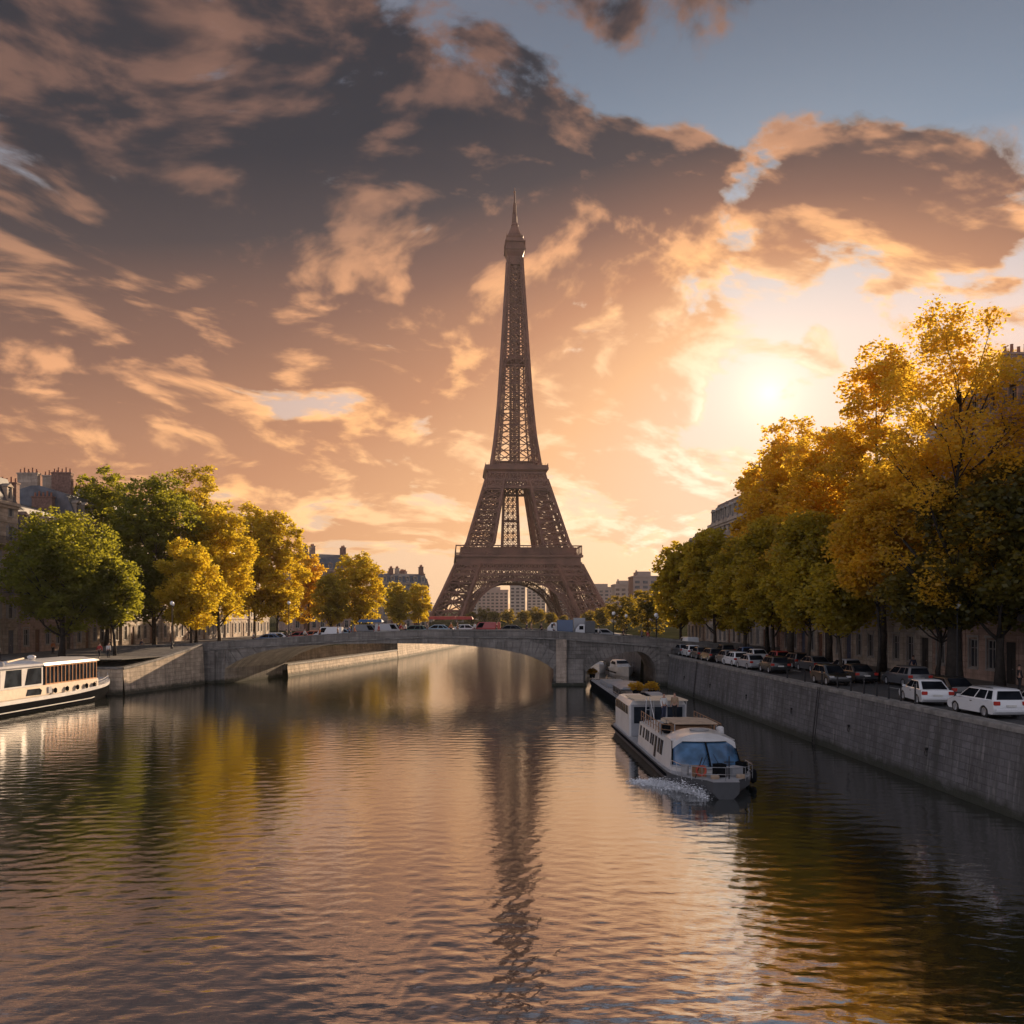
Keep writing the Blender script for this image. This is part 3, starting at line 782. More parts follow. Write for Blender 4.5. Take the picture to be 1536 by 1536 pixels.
# ------------------------------------------------------------------ stone bridge
BX = [-56, -44, -38.5, -32.3, -22, -10.4, 1.65, 7, 13, 18.6, 24, 36]
BTOP = [4.85, 5.25, 5.64, 6.05, 6.75, 7.25, 7.20, 6.98, 6.55, 6.1, 5.6, 4.9]
def btop(x): return float(np.interp(x, BX, BTOP))
def nearY(x): return float(np.interp(x, [-60, -38.5, 7.3, 20, 40], [126.6, 125.0, 121.6, 121.0, 120.5]))
def shx(x): return float(np.interp(x, [-60, -38.5, -10, 7, 40], [4.6, 4.6, 2.0, 0.6, -0.5]))
BW = 13.0
def bt(x, d): return (x + shx(x) * d / BW, nearY(x) + d)       # a point d metres behind the near face
A1 = [(-38.5, 1.95), (-37.3, 2.75), (-35.2, 3.75), (-32.3, 4.55), (-28.5, 5.02), (-24, 5.28), (-17, 5.42), (-10.4, 5.38), (-7, 5.22), (-3.9, 4.98), (-1.2, 4.6), (1.65, 4.05), (3.8, 3.25), (5.4, 2.1)]
A2 = [(9.6, 1.75), (10.6, 2.7), (11.9, 3.4), (13.6, 4.05), (15.2, 4.4), (16.4, 4.5), (17.4, 4.2), (18.2, 3.4), (18.7, 2.0)]
def smooth_curve(P, n):
    P = np.array(P, float); s_ = np.concatenate([[0], np.cumsum(np.hypot(*np.diff(P, axis=0).T))]); q = np.linspace(0, s_[-1], n)
    x = np.interp(q, s_, P[:, 0]); z = np.interp(q, s_, P[:, 1])
    for _ in range(2):
        x[1:-1] = (x[:-2] + 2 * x[1:-1] + x[2:]) / 4; z[1:-1] = (z[:-2] + 2 * z[1:-1] + z[2:]) / 4
    return list(zip(x, z))
A1 = smooth_curve(A1, 46); A2 = smooth_curve(A2, 22)
bridge = empty('stone_bridge', (0, nearY(0), 0), 0, 'low grey stone road bridge with one wide arch and a small right arch', 'bridge')
OY = nearY(0)
def bp(x, d, z): a, b_ = bt(x, d); return (a, b_ - OY, z)
# body: bottom profile along x, top profile; extruded across the width
prof = [(-50, -1.5)] + [(A1[0][0], -1.5)] + A1 + [(A1[-1][0], -1.5), (A2[0][0], -1.5)] + A2 + [(A2[-1][0], -1.5), (30, -1.5)]
dense = []
for (x0, z0), (x1, z1) in zip(prof, prof[1:]):
    n = max(1, int(abs(x1 - x0) / 2)); dense += [(x0 + (x1 - x0) * k / n, z0 + (z1 - z0) * k / n) for k in range(n)]
dense.append(prof[-1])
mb = MB(); V = []; 
for d in (0, BW):
    for x, z in dense: V.append(bp(x, d, z))
    for x, z in dense: V.append(bp(x, d, btop(x) - 0.85))
n = len(dense); F = []
for i in range(n - 1):
    F += [(i, i + 1, n + i + 1, n + i), (2 * n + i, 3 * n + i, 3 * n + i + 1, 2 * n + i + 1), (i, 2 * n + i, 2 * n + i + 1, i + 1), (n + i, n + i + 1, 3 * n + i + 1, 3 * n + i)]
F += [(0, n, 3 * n, 2 * n), (n - 1, 3 * n - 1, 4 * n - 1, 2 * n - 1)]
mb.add(V, F); mb.build('arch_body', M['bridge_stone'], bridge)
# roadway and footways on top
mb = MB(); xs = np.linspace(-56, 36, 60)
mb.loft([[bp(x, 2.4, btop(x) - 0.92), bp(x, BW - 2.4, btop(x) - 0.92), bp(x, BW - 2.4, btop(x) - 0.83), bp(x, 2.4, btop(x) - 0.83)] for x in xs]); mb.build('roadway', M['asphalt'], bridge)
for d0, d1 in ((0.3, 2.4), (BW - 2.4, BW - 0.3)):
    mb = MB(); mb.loft([[bp(x, d0, btop(x) - 0.95), bp(x, d1, btop(x) - 0.95), bp(x, d1, btop(x) - 0.72), bp(x, d0, btop(x) - 0.72)] for x in xs]); mb.build('footway', M['pavement'], bridge)
# parapets with panels, coping and string course
for d0, sgn in ((0.0, -1), (BW, 1)):
    mb = MB(); a, b_ = (d0 - 0.02, d0 + 0.32) if sgn < 0 else (d0 - 0.32, d0 + 0.02)
    mb.loft([[bp(x, a, btop(x) - 0.88), bp(x, b_, btop(x) - 0.88), bp(x, b_, btop(x) - 0.10), bp(x, a, btop(x) - 0.10)] for x in xs])
    o_ = a if sgn < 0 else b_
    for x in np.arange(-54, 34, 2.3):                                       # dies between the panels
        mb.loft([[bp(x - w, o_ + sgn * 0.06, btop(x) - 0.80), bp(x + w, o_ + sgn * 0.06, btop(x) - 0.80), bp(x + w, o_ - sgn * 0.1, btop(x) - 0.80), bp(x - w, o_ - sgn * 0.1, btop(x) - 0.80)] if z == 0 else
                 [bp(x - w, o_ + sgn * 0.06, btop(x) - 0.12), bp(x + w, o_ + sgn * 0.06, btop(x) - 0.12), bp(x + w, o_ - sgn * 0.1, btop(x) - 0.12), bp(x - w, o_ - sgn * 0.1, btop(x) - 0.12)] for z, w in ((0, 0.16), (1, 0.16))])
    mb.build('parapet', M['bridge_light'], bridge)
    mb = MB()
    mb.loft([[bp(x, a - 0.10, btop(x) - 0.10), bp(x, b_ + 0.10, btop(x) - 0.10), bp(x, b_ + 0.10, btop(x) + 0.04), bp(x, a - 0.10, btop(x) + 0.04)] for x in xs])
    mb.build('parapet_coping', M['coping'], bridge)
    mb = MB(); o0, o1 = (d0 - 0.24, d0 + 0.1) if sgn < 0 else (d0 - 0.1, d0 + 0.24)
    mb.loft([[bp(x, o0, btop(x) - 1.08), bp(x, o1, btop(x) - 1.08), bp(x, o1, btop(x) - 0.90), bp(x, o0, btop(x) - 0.90)] for x in xs])
    mb.build('string_course', M['coping'], bridge)
# voussoirs: long wedge blocks fanning from each arch up the spandrel, near and far faces
def voussoirs(A, depth_fn, dd, step):
    mb = MB(); rnd = random.Random(3)
    for i in range(0, len(A) - 1, step):
        j = min(i + step, len(A) - 1)
        (x0, z0), (x1, z1) = A[i], A[j]
        if x1 - x0 < 0.01 and z1 - z0 < 0.01: continue
        tx_, tz_ = x1 - x0, z1 - z0; l = math.hypot(tx_, tz_); nx, nz = -tz_ / l, tx_ / l
        if nz < 0: nx, nz = -nx, -nz
        g = 0.045 / l
        a, b_ = (x0 + tx_ * g, z0 + tz_ * g), (x1 - tx_ * g, z1 - tz_ * g)
        L = depth_fn((x0 + x1) / 2) * rnd.uniform(0.9, 1.12)
        fan = 0.10 * L
        c_ = (b_[0] + nx * L + tx_ / l * fan * 0.3, b_[1] + nz * L); d_ = (a[0] + nx * L - tx_ / l * fan * 0.3, a[1] + nz * L)
        lim = lambda q: (q[0], min(q[1], btop(q[0]) - 1.12))
        c_, d_ = lim(c_), lim(d_); o_ = rnd.choice((0.03, 0.05, 0.08))
        q = [a, b_, c_, d_]
        y0, y1 = (-o_, 0.05) if dd == 0 else (BW - 0.05, BW + o_)
        mb.loft([[bp(x, y0, z) for x, z in q], [bp(x, y1, z) for x, z in q]])
    return mb
for dd in (0, 1):
    voussoirs(A1, lambda x: 0.75 + abs(x + 14) * 0.075, dd, 1).build('voussoir_ring', M['bridge_light'], bridge)
    voussoirs(A2, lambda x: 1.3, dd, 1).build('voussoir_ring', M['bridge_light'], bridge)
# pier with plinth and pilaster, abutment pilasters
mb = MB(); mb.loft([[bp(5.75, -0.45, z), bp(7.1, -0.45, z), bp(7.1, 0.1, z), bp(5.75, 0.1, z)] for z in (-1.4, 6.0)]); mb.build('pilaster', M['limestone'], bridge)
mb = MB(); mb.loft([[bp(7.2, -0.25, z), bp(9.3, -0.25, z), bp(9.3, 0.1, z), bp(7.2, 0.1, z)] for z in (-1.4, 3.4)]); mb.build('pier_face', M['bridge_light'], bridge)
mb = MB(); mb.loft([[bp(5.2, -0.85, z), bp(9.7, -0.85, z), bp(9.7, BW + 0.8, z), bp(5.2, BW + 0.8, z)] for z in (-1.4, 0.35)]); mb.build('plinth', M['bridge_stone'], bridge)
for x in (-40.6, -39.2):
    mb = MB(); mb.loft([[bp(x, -0.3, z), bp(x + 0.9, -0.3, z), bp(x + 0.9, 0.1, z), bp(x, 0.1, z)] for z in (-1.4, btop(x) - 1.1)]); mb.build('pilaster', M['bridge_stone'], bridge)
mb = MB(); mb.loft([[bp(19.2, -0.3, z), bp(20.6, -0.3, z), bp(20.6, 0.1, z), bp(19.2, 0.1, z)] for z in (-1.4, btop(19) - 1.1)]); mb.build('pilaster', M['bridge_stone'], bridge)

# ------------------------------------------------------------------ street lamps
def make_lamp(h=3.6, rg=0.27, name='street_lamp'):
    r_ = empty(name, (0, 0, 0), 0, 'lamp', 'street lamp')
    mb = MB(); mb.lathe((0, 0, 0), [(0.17, 0), (0.17, 0.25), (0.10, 0.4), (0.09, 0.8), (0.055, 0.95), (0.045, h - 0.15), (0.11, h - 0.08), (0.11, h)], 10); mb.build('post', M['iron'], r_)
    mb = MB(); mb.lathe((0, 0, h), [(rg * 0.45, 0.0), (rg * 0.85, rg * 0.4), (rg, rg), (rg * 0.85, rg * 1.6), (rg * 0.4, rg * 1.95)], 14); mb.build('globe', M['globe'], r_, smooth=True)
    mb = MB(); mb.lathe((0, 0, h + rg * 1.93), [(rg * 0.42, 0), (rg * 0.2, 0.06), (0.02, 0.2)], 8); mb.build('finial', M['iron'], r_)
    return r_
lp = make_lamp()
LAMPS = [((13.4, 123.0), 0.30, 'lamp with round white globe over the small right arch, leftmost lamp of the bridge end'),
         ((18.9, 122.4), 0.36, 'largest white globed street lamp, at the right end of the bridge parapet'),
         ((16.3, 133.2), 0.27, 'small white globed lamp on the far side of the bridge by its pale post'),
         ((20.8, 134.0), 0.33, 'white globed lamp on the far footway at the right bridge end')]
first = True
for (x, y), rg, lab in LAMPS:
    o = lp if first else copy_tree(lp); first = False
    place(o, (x, y, btop(x) - 0.75), 0, lab, 'globe lamps at the right end of the bridge', 0.9 + (rg - 0.27))
lp2 = make_lamp(5.5, 0.25)
for i, (x, y, lab) in enumerate(((-43.0, 118.0, 'tall thin street lamp behind the rising wing wall on the left bank'), (-46.5, 128, 'street lamp where the left bank road meets the bridge'), (-33, 138, 'slim street lamp on the far left of the bridge behind the cars'))):
    o = lp2 if i == 0 else copy_tree(lp2); place(o, (x, y, GZ + (0.9 if i < 2 else 1.2)), 0, lab, 'tall lamps on the left bank')
for i, (Y, t_) in enumerate(((64, 8.4), (88, 8.4), (113, 8.4))):
    o = copy_tree(lp2); place(o, (wx(Y) + t_, Y, GZ + 0.13), 0, ['dark lamp post between the two nearest trees of the right pavement', 'dark lamp post behind the dark parked cars of the right quay', 'white globed lamp post among the farther trunks of the right quay'][i], 'lamp posts along the right pavement')
# ------------------------------------------------------------------ iron posts and rail on the right quay edge
for i, Y in enumerate((53.2, 55.0, 56.6, 58.3, 60.2, 62.3, 64.6, 67.5, 71, 75)):
    h = 1.15 if i in (0, 4) else 0.85
    mb = MB(); mb.lathe((0, 0, 0), [(0.075, 0), (0.06, 0.08), (0.05, h - 0.08), (0.075, h - 0.05), (0.05, h)], 8)
    o = mb.build('bollard', M['iron']); o.location = (wx(Y) + 0.42, Y, GZ + 0.10)
    tag(o, ['tall dark iron post just ahead of the white saloon on the quay edge', 'short iron post beside the tall one ahead of the white saloon', 'third iron post from the white saloon along the quay edge', 'fourth iron post from the white saloon along the quay edge', 'taller iron post midway along the quay edge railing',
            'sixth iron post from the white saloon along the quay edge', 'seventh iron post from the white saloon, near the dark parked car', 'iron post beside the pale blue windscreen car', 'iron post beyond the pale blue windscreen car', 'farthest iron post of the quay edge railing'][i], 'bollard', 'iron posts along the quay edge')
# ------------------------------------------------------------------ trees
def leafmat(name, ca, cb, tr, trans=0.55):
    """ca/cb leaf colours mixed in patches; tr the colour of light let through"""
    m = bpy.data.materials.new(name); m.use_nodes = True; t = m.node_tree; t.nodes.clear()
    tcn = t.nodes.new('ShaderNodeTexCoord'); geo = t.nodes.new('ShaderNodeNewGeometry')
    patch = tnoise(t, tcn.outputs['Object'], 0.22, 3, 0.6); isl = N(t, geo.outputs['Random Per Island'])
    f = (patch.smooth(0.38, 0.62) * 0.65 + isl * 0.4).clamp()
    c = mixc(t, f, ca, cb)
    c = mixc(t, isl.smooth(0.75, 1.0) * 0.4, c, dk(cb, 1.5))
    d = t.nodes.new('ShaderNodeBsdfDiffuse'); t.links.new(c, d.inputs[0])
    tl_ = t.nodes.new('ShaderNodeBsdfTranslucent'); t.links.new(mixc(t, f, dk(tr, 0.7), tr), tl_.inputs[0])
    mx = t.nodes.new('ShaderNodeMixShader'); mx.inputs[0].default_value = trans
    t.links.new(d.outputs[0], mx.inputs[1]); t.links.new(tl_.outputs[0], mx.inputs[2])
    g = t.nodes.new('ShaderNodeBsdfGlossy'); g.inputs['Roughness'].default_value = 0.45; g.inputs[0].default_value = (0.6, 0.6, 0.5, 1)
    m2 = t.nodes.new('ShaderNodeMixShader'); m2.inputs[0].default_value = 0.04
    t.links.new(mx.outputs[0], m2.inputs[1]); t.links.new(g.outputs[0], m2.inputs[2])
    o = t.nodes.new('ShaderNodeOutputMaterial'); t.links.new(m2.outputs[0], o.inputs[0]); return m
M['leaf_green'] = leafmat('leaf_green', (0.038, 0.055, 0.012), (0.10, 0.115, 0.020), (0.50, 0.48, 0.04))
M['leaf_olive'] = leafmat('leaf_olive', (0.13, 0.125, 0.018), (0.34, 0.27, 0.028), (0.90, 0.68, 0.06))
M['leaf_yellow'] = leafmat('leaf_yellow', (0.30, 0.225, 0.018), (0.56, 0.40, 0.028), (1.0, 0.76, 0.05), 0.5)
M['leaf_amber'] = leafmat('leaf_amber', (0.38, 0.22, 0.018), (0.70, 0.41, 0.030), (1.0, 0.68, 0.06), 0.66)
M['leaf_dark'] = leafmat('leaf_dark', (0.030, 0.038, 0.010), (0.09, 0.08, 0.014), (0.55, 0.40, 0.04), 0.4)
M['bark'] = plain('bark', (0.060, 0.046, 0.034), 0.9, var=0.5, scale=3.0, bump=0.8, bscale=14)
M['bark_dark'] = plain('bark_dark', (0.030, 0.024, 0.019), 0.9, var=0.5, scale=3.0, bump=0.8, bscale=14)

def crown_mesh(name, centers, radii, nleaf, size, rng, mat, clump=0.42):
    """centers/radii: lobes; leaves sit in clumps spread over each lobe's shell"""
    nleaf = int(nleaf * 0.8); w = radii ** 2; w = w / w.sum(); C = []
    tot_cl = int(nleaf / 26)
    for c, r, k in zip(centers, radii, (w * tot_cl).astype(int) + 1):
        d = rng.normal(size=(k, 3)); d /= np.linalg.norm(d, axis=1)[:, None]
        rr = r * (0.55 + 0.5 * rng.random(k) ** 0.6)
        C.append(c + d * rr[:, None] * np.array([1, 1, 0.85]))
    C = np.concatenate(C); n = len(C) * 26
    pos = np.repeat(C, 26, 0) + rng.normal(size=(n, 3)) * clump * np.array([1, 1, 0.7])
    s = size * 1.35 * rng.uniform(0.65, 1.35, n)[:, None]
    a = rng.normal(size=(n, 3)); a /= np.linalg.norm(a, axis=1)[:, None]
    b = rng.normal(size=(n, 3)); b -= a * (a * b).sum(1)[:, None]; b /= np.linalg.norm(b, axis=1)[:, None]
    nrm = np.cross(a, b)
    a[:, 2] *= 0.6
    P = np.stack([pos - a * s * 0.55, pos + b * s * 0.34 + nrm * s * 0.08, pos + a * s * 0.55, pos - b * s * 0.34 + nrm * s * 0.08], 1).reshape(-1, 3)
    me = npmesh(name, P, np.arange(n * 4).reshape(n, 4)); me.materials.append(mat); return me

def make_tree(name, H, R_, cb, seed, mat, nleaf=26000, size=0.30, bark='bark', tr=0.35, lean=(0, 0), shape='round', lobes=16, ext=None, open_=1.0, clump=0.36, limbs=7):
    """H height, R_ crown radius, cb crown base height; ext: extra lobes (x, y, z, r)"""
    rng = np.random.default_rng(seed); rnd = random.Random(seed)
    root = empty(name)
    zc = (H + cb) / 2; hz = (H - cb) / 2
    C, Q = [], []
    ga = 2.39996
    for k in range(lobes):
        u = (k + 0.5) / lobes; zz = 1 - 2 * u; a = k * ga + seed
        if shape == 'round': rr = math.sqrt(max(0, 1 - zz * zz)) 
        elif shape == 'column': rr = min(1, math.sqrt(max(0, 1 - abs(zz) ** 3.2)) * (1.0 if zz < 0.2 else 1.0 - (zz - 0.2) * 0.25))
        elif shape == 'vase': rr = math.sqrt(max(0, 1 - zz * zz)) * (1.12 + 0.1 * zz)
        else: rr = math.sqrt(max(0, 1 - zz * zz)) * (0.85 - 0.35 * zz)
        r = R_ * rnd.uniform(0.22, 0.50) * open_
        k_ = rnd.uniform(0.78, 1.12)
        C.append((math.cos(a) * rr * (R_ - r * 0.8) * k_ + lean[0] * (zz + 1) / 2, math.sin(a) * rr * (R_ - r * 0.8) * k_ + lean[1] * (zz + 1) / 2, zc + zz * (hz - r * 0.6))); Q.append(r)
    for k in range(lobes // 3):
        C.append((rnd.uniform(-.3, .3) * R_, rnd.uniform(-.3, .3) * R_, zc + rnd.uniform(-.6, .6) * hz)); Q.append(R_ * 0.36 * open_)
    for e in (ext or []): C.append(e[:3]); Q.append(e[3])
    C, Q = np.array(C), np.array(Q)
    # trunk and limbs, one connected-looking mesh
    mb = MB(); top = cb + (H - cb) * 0.72
    pts = [(0, 0, -0.3)]; x = y = 0
    for k in range(1, 8):
        x += rnd.uniform(-.18, .18) + lean[0] * 0.08; y += rnd.uniform(-.18, .18); pts.append((x, y, top * k / 7))
    rs = [tr * 1.35] + [tr * (1.0 - 0.86 * (k / 7) ** 1.1) for k in range(1, 8)]
    mb.path(pts, rs, 9)
    def at(z):
        f = max(0, min(6.999, z / top * 7)); i = int(f); return Vector(pts[i]).lerp(Vector(pts[i + 1]), f - i), rs[i] + (rs[i + 1] - rs[i]) * (f - i)
    order = list(range(len(C))); rnd.shuffle(order)
    for j in order[:limbs + len(C) // 2]:
        c = Vector(C[j]); hor = math.hypot(c.x, c.y)
        z0 = max(cb * 0.75, min(top * 0.95, c.z - hor * rnd.uniform(0.7, 1.3) - 0.5))
        p0, r0 = at(z0); r0 = min(r0 * 0.6, tr * 0.45)
        mid = p0.lerp(c, 0.5) + Vector((rnd.uniform(-.3, .3), rnd.uniform(-.3, .3), -0.08 * hor + rnd.uniform(-.3, .3)))
        q1 = p0.lerp(mid, 0.5) + Vector((0, 0, -0.05 * hor)); q3 = mid.lerp(c, 0.55) + Vector((0, 0, 0.04 * hor))
        mb.path([p0, q1, mid, q3, c], [r0, r0 * 0.8, r0 * 0.6, r0 * 0.4, r0 * 0.18], 6)
        for _ in range(4):
            s_ = q3.lerp(c, rnd.random()) if rnd.random() < .6 else mid.copy(); e = c + Vector((rnd.uniform(-1, 1), rnd.uniform(-1, 1), rnd.uniform(-.4, 1))) * Q[j] * 0.85
            mb.path([s_, s_.lerp(e, 0.5) + Vector((0, 0, .15)), e], [r0 * 0.32, r0 * 0.2, r0 * 0.08], 4)
    mb.build('trunk', M[bark], root, smooth=True, recalc=False)
    me = crown_mesh('crown', C, Q, nleaf, size, rng, mat, clump)
    o = bpy.data.objects.new('crown', me); col.objects.link(o); o.parent = root
    return root
def put_tree(px, ptop, X, H, cb, R_, seed, mat, label, group, cat='tree', **kw):
    """crown centre at bearing px; X metres across: gives the distance; H from ground unless None (then from ptop)"""
    Y = X / ((px - 768) / 1400)
    if H is None: H = CAMZ + (922 - ptop) / 1400 * Y - kw.get('z0', GZ)
    z0 = kw.pop('z0', GZ)
    o = make_tree(kw.pop('name', 'tree'), H, R_, cb, seed, mat, **kw)
    o.location = (X, Y, z0)
    return tag(o, label, cat, group)
RG, LG = 'trees lining the right bank', 'trees lining the left bank'
# --- right bank, from the nearest
put_tree(1500, 700, 33.5, None, 4.5, 5.6, 21, M['leaf_dark'], 'dark shaded tree at the right edge, low crown over the white cars', RG, nleaf=36000, bark='bark_dark', tr=0.34, shape='round', lobes=18)
put_tree(1432, 458, 31.0, None, 5.2, 5.4, 22, M['leaf_amber'], 'tallest amber tree on the right with thick dark trunk and open forked limbs', RG, nleaf=34000, size=0.20, bark='bark_dark', tr=0.55, shape='column', lobes=26, open_=0.72, clump=0.42, limbs=20)
put_tree(1322, 522, 33.0, None, 9.0, 4.4, 23, M['leaf_amber'], 'tall amber tree with rounded top just left of the tallest one', RG, nleaf=28000, size=0.26, tr=0.4, shape='round', lobes=20)
put_tree(1408, 835, 30.6, None, 4.2, 3.8, 28, M['leaf_dark'], 'low dark green tree tucked under the tallest tree, left of its trunk', RG, nleaf=22000, size=0.28, bark='bark_dark', tr=0.2)
put_tree(1316, 738, 28.2, None, 6.6, 3.5, 24, M['leaf_amber'], 'slender young tree with thin straight trunk and gold rimmed crown', RG, nleaf=20000, size=0.26, bark='bark_dark', tr=0.17, shape='round', lobes=14)
put_tree(1243, 640, 31.0, None, 4.6, 5.4, 25, M['leaf_amber'], 'broad glowing orange tree right of the sun', RG, nleaf=30000, size=0.28, tr=0.36, shape='column', lobes=26)
put_tree(1185, 628, 32.5, None, 5.0, 5.6, 26, M['leaf_amber'], 'tall hazy orange tree directly beneath the sun', RG, nleaf=28000, size=0.30, tr=0.36, shape='column', lobes=24)
put_tree(1212, 770, 27.2, None, 3.8, 3.7, 29, M['leaf_olive'], 'olive tree with a drooping crown over the middle of the parked row', RG, nleaf=24000, size=0.28, tr=0.2, shape='column', lobes=16)
put_tree(1160, 772, 27.8, None, 3.6, 3.9, 27, M['leaf_olive'], 'narrow olive and gold tree in front of the hazy orange one', RG, nleaf=24000, size=0.3, tr=0.22, shape='column', lobes=16)
put_tree(1262, 840, 27.4, None, 3.8, 3.0, 30, M['leaf_olive'], 'short olive tree left of the slender young tree', RG, nleaf=16000, size=0.27, tr=0.16, lobes=14)
put_tree(1118, 800, 28.6, None, 3.4, 4.4, 31, M['leaf_olive'], 'olive tree with ragged gold left edge, middle of the right row', RG, nleaf=22000, size=0.33, tr=0.25, shape='column')
put_tree(1152, 690, 32.6, None, 5.0, 5.0, 32, M['leaf_amber'], 'tall amber tree behind the middle of the right row, left of the sun', RG, nleaf=26000, size=0.36, tr=0.3, shape='column')
put_tree(1072, 793, 29.0, None, 3.2, 5.0, 33, M['leaf_olive'], 'gold topped olive tree below the far right rooftops', RG, nleaf=22000, size=0.38, tr=0.26, shape='column')
put_tree(1022, 815, 29.4, None, 3.0, 5.6, 34, M['leaf_olive'], 'leftmost full crown of the right bank row, beside the bridge lamps', RG, nleaf=22000, size=0.42, tr=0.28, shape='round', lobes=20)
put_tree(972, 886, 34.0, None, 0.6, 6.5, 35, M['leaf_dark'], 'small rounded tree beyond the right end of the bridge', RG, nleaf=9000, size=0.42, tr=0.2)
put_tree(940, 893, 37.0, None, 0.6, 7.0, 36, M['leaf_dark'], 'small bushy tree between the tower foot and the bridge lamps', RG, nleaf=9000, size=0.45, tr=0.2)
# --- left bank
def putL(px, ptop, Y, cb, R_, seed, mat, label, **kw):
    X = (px - 768) / 1400 * Y; H = CAMZ + (922 - ptop) / 1400 * Y - GZ
    o = make_tree('tree', H, R_, cb, seed, mat, **kw); o.location = (X, Y, GZ); return tag(o, label, 'tree', LG)
putL(92, 765, 115, 3.3, 7.0, 41, M['leaf_green'], 'big dark green tree nearest the camera on the left bank, over the moored boat', nleaf=46000, size=0.28, bark='bark_dark', tr=0.36, shape='round', lobes=24)
putL(172, 838, 117, 3.6, 3.7, 42, M['leaf_green'], 'small green tree leaning out right of the big dark one', nleaf=20000, size=0.27, tr=0.2, lobes=14, bark='bark_dark')
putL(160, 700, 150, 5, 6.2, 43, M['leaf_green'], 'tall green crown rising behind the big dark tree', nleaf=30000, size=0.33, tr=0.34, shape='column', lobes=20)
putL(232, 712, 140, 4.2, 7.2, 44, M['leaf_green'], 'broad dark olive green tree in the middle of the left group', nleaf=40000, size=0.32, tr=0.38, shape='column', lobes=26)
putL(294, 693, 152, 5, 6.0, 45, M['leaf_olive'], 'tallest olive tree of the left bank with a round airy top', nleaf=30000, size=0.32, tr=0.34, shape='column', lobes=20)
putL(330, 760, 148, 4.0, 5.6, 46, M['leaf_yellow'], 'bright yellow tree at the right side of the left group', nleaf=34000, size=0.32, tr=0.3, shape='column', lobes=22)
putL(285, 812, 133, 3.2, 4.6, 47, M['leaf_yellow'], 'lower golden tree in front of the left group, above the wing wall', nleaf=24000, size=0.29, tr=0.22, shape='vase', lobes=13)
putL(382, 757, 175, 4.2, 5.6, 48, M['leaf_yellow'], 'yellow tree standing alone left of centre, taller of its pair', nleaf=26000, size=0.36, tr=0.3, shape='column', lobes=20)
putL(417, 768, 176, 4.0, 5.4, 49, M['leaf_yellow'], 'yellow tree with bright right edge beside the alone standing pair mate', nleaf=26000, size=0.36, tr=0.3, shape='column', lobes=20)
putL(462, 830, 225, 3.4, 5.2, 50, M['leaf_amber'], 'smaller amber tree between the yellow pair and the round one', nleaf=14000, size=0.42, tr=0.26, shape='column')
putL(538, 828, 222, 3.2, 6.2, 51, M['leaf_yellow'], 'round yellow tree above the left half of the bridge', nleaf=24000, size=0.40, tr=0.28, shape='round', lobes=20)
putL(497, 862, 215, 3.0, 4.6, 52, M['leaf_olive'], 'dull olive tree touching the left of the round yellow tree', nleaf=14000, size=0.40, tr=0.24, shape='round', lobes=14)
putL(596, 875, 262, 2.6, 4.3, 53, M['leaf_olive'], 'small round tree left of the tower, nearer of two', nleaf=10000, size=0.42, tr=0.2, shape='column')
putL(628, 877, 268, 2.6, 3.6, 54, M['leaf_yellow'], 'small lime yellow tree touching the left foot of the tower', nleaf=9000, size=0.42, tr=0.2, shape='column')
# bushy trees under and beside the tower
protoB = [make_tree('tree', 12 + 2 * k, 7 + k, 1.5, 70 + k, M['leaf_dark'], nleaf=3500, size=0.9, tr=0.35, clump=1.0, lobes=12, limbs=3) for k in range(2)]
BL = [(706, 905, 560), (726, 898, 600), (742, 904, 560), (762, 900, 540), (786, 903, 520), (806, 897, 500), (826, 906, 480), (884, 902, 470), (905, 900, 440), (690, 912, 640), (845, 910, 520)]
pos_words = ['under the left of the tower arch', 'left of centre inside the tower arch', 'behind the red van inside the tower arch', 'in the middle of the tower arch', 'right of the middle of the tower arch', 'darkest bush right inside the tower arch', 'beside the right inner foot of the tower', 'in front of the right foot of the tower', 'right of the right tower foot', 'beside the left inner foot of the tower', 'between the right arch foot and the bridge']
for i, (x, yt, Y) in enumerate(BL):
    pr = protoB[i % 2]; o = pr if i < 2 else copy_tree(pr)
    h = (CAMZ + (922 - yt - 14) / 1400 * Y - GZ)
    o.location = ((x - 768) / 1400 * Y, Y, GZ); o.scale = (h / (12 + 2 * (i % 2)),) * 3; o.rotation_euler = (0, 0, i * 1.3)
    tag(o, 'low hazy green tree ' + pos_words[i], 'tree', 'park trees around the tower foot')
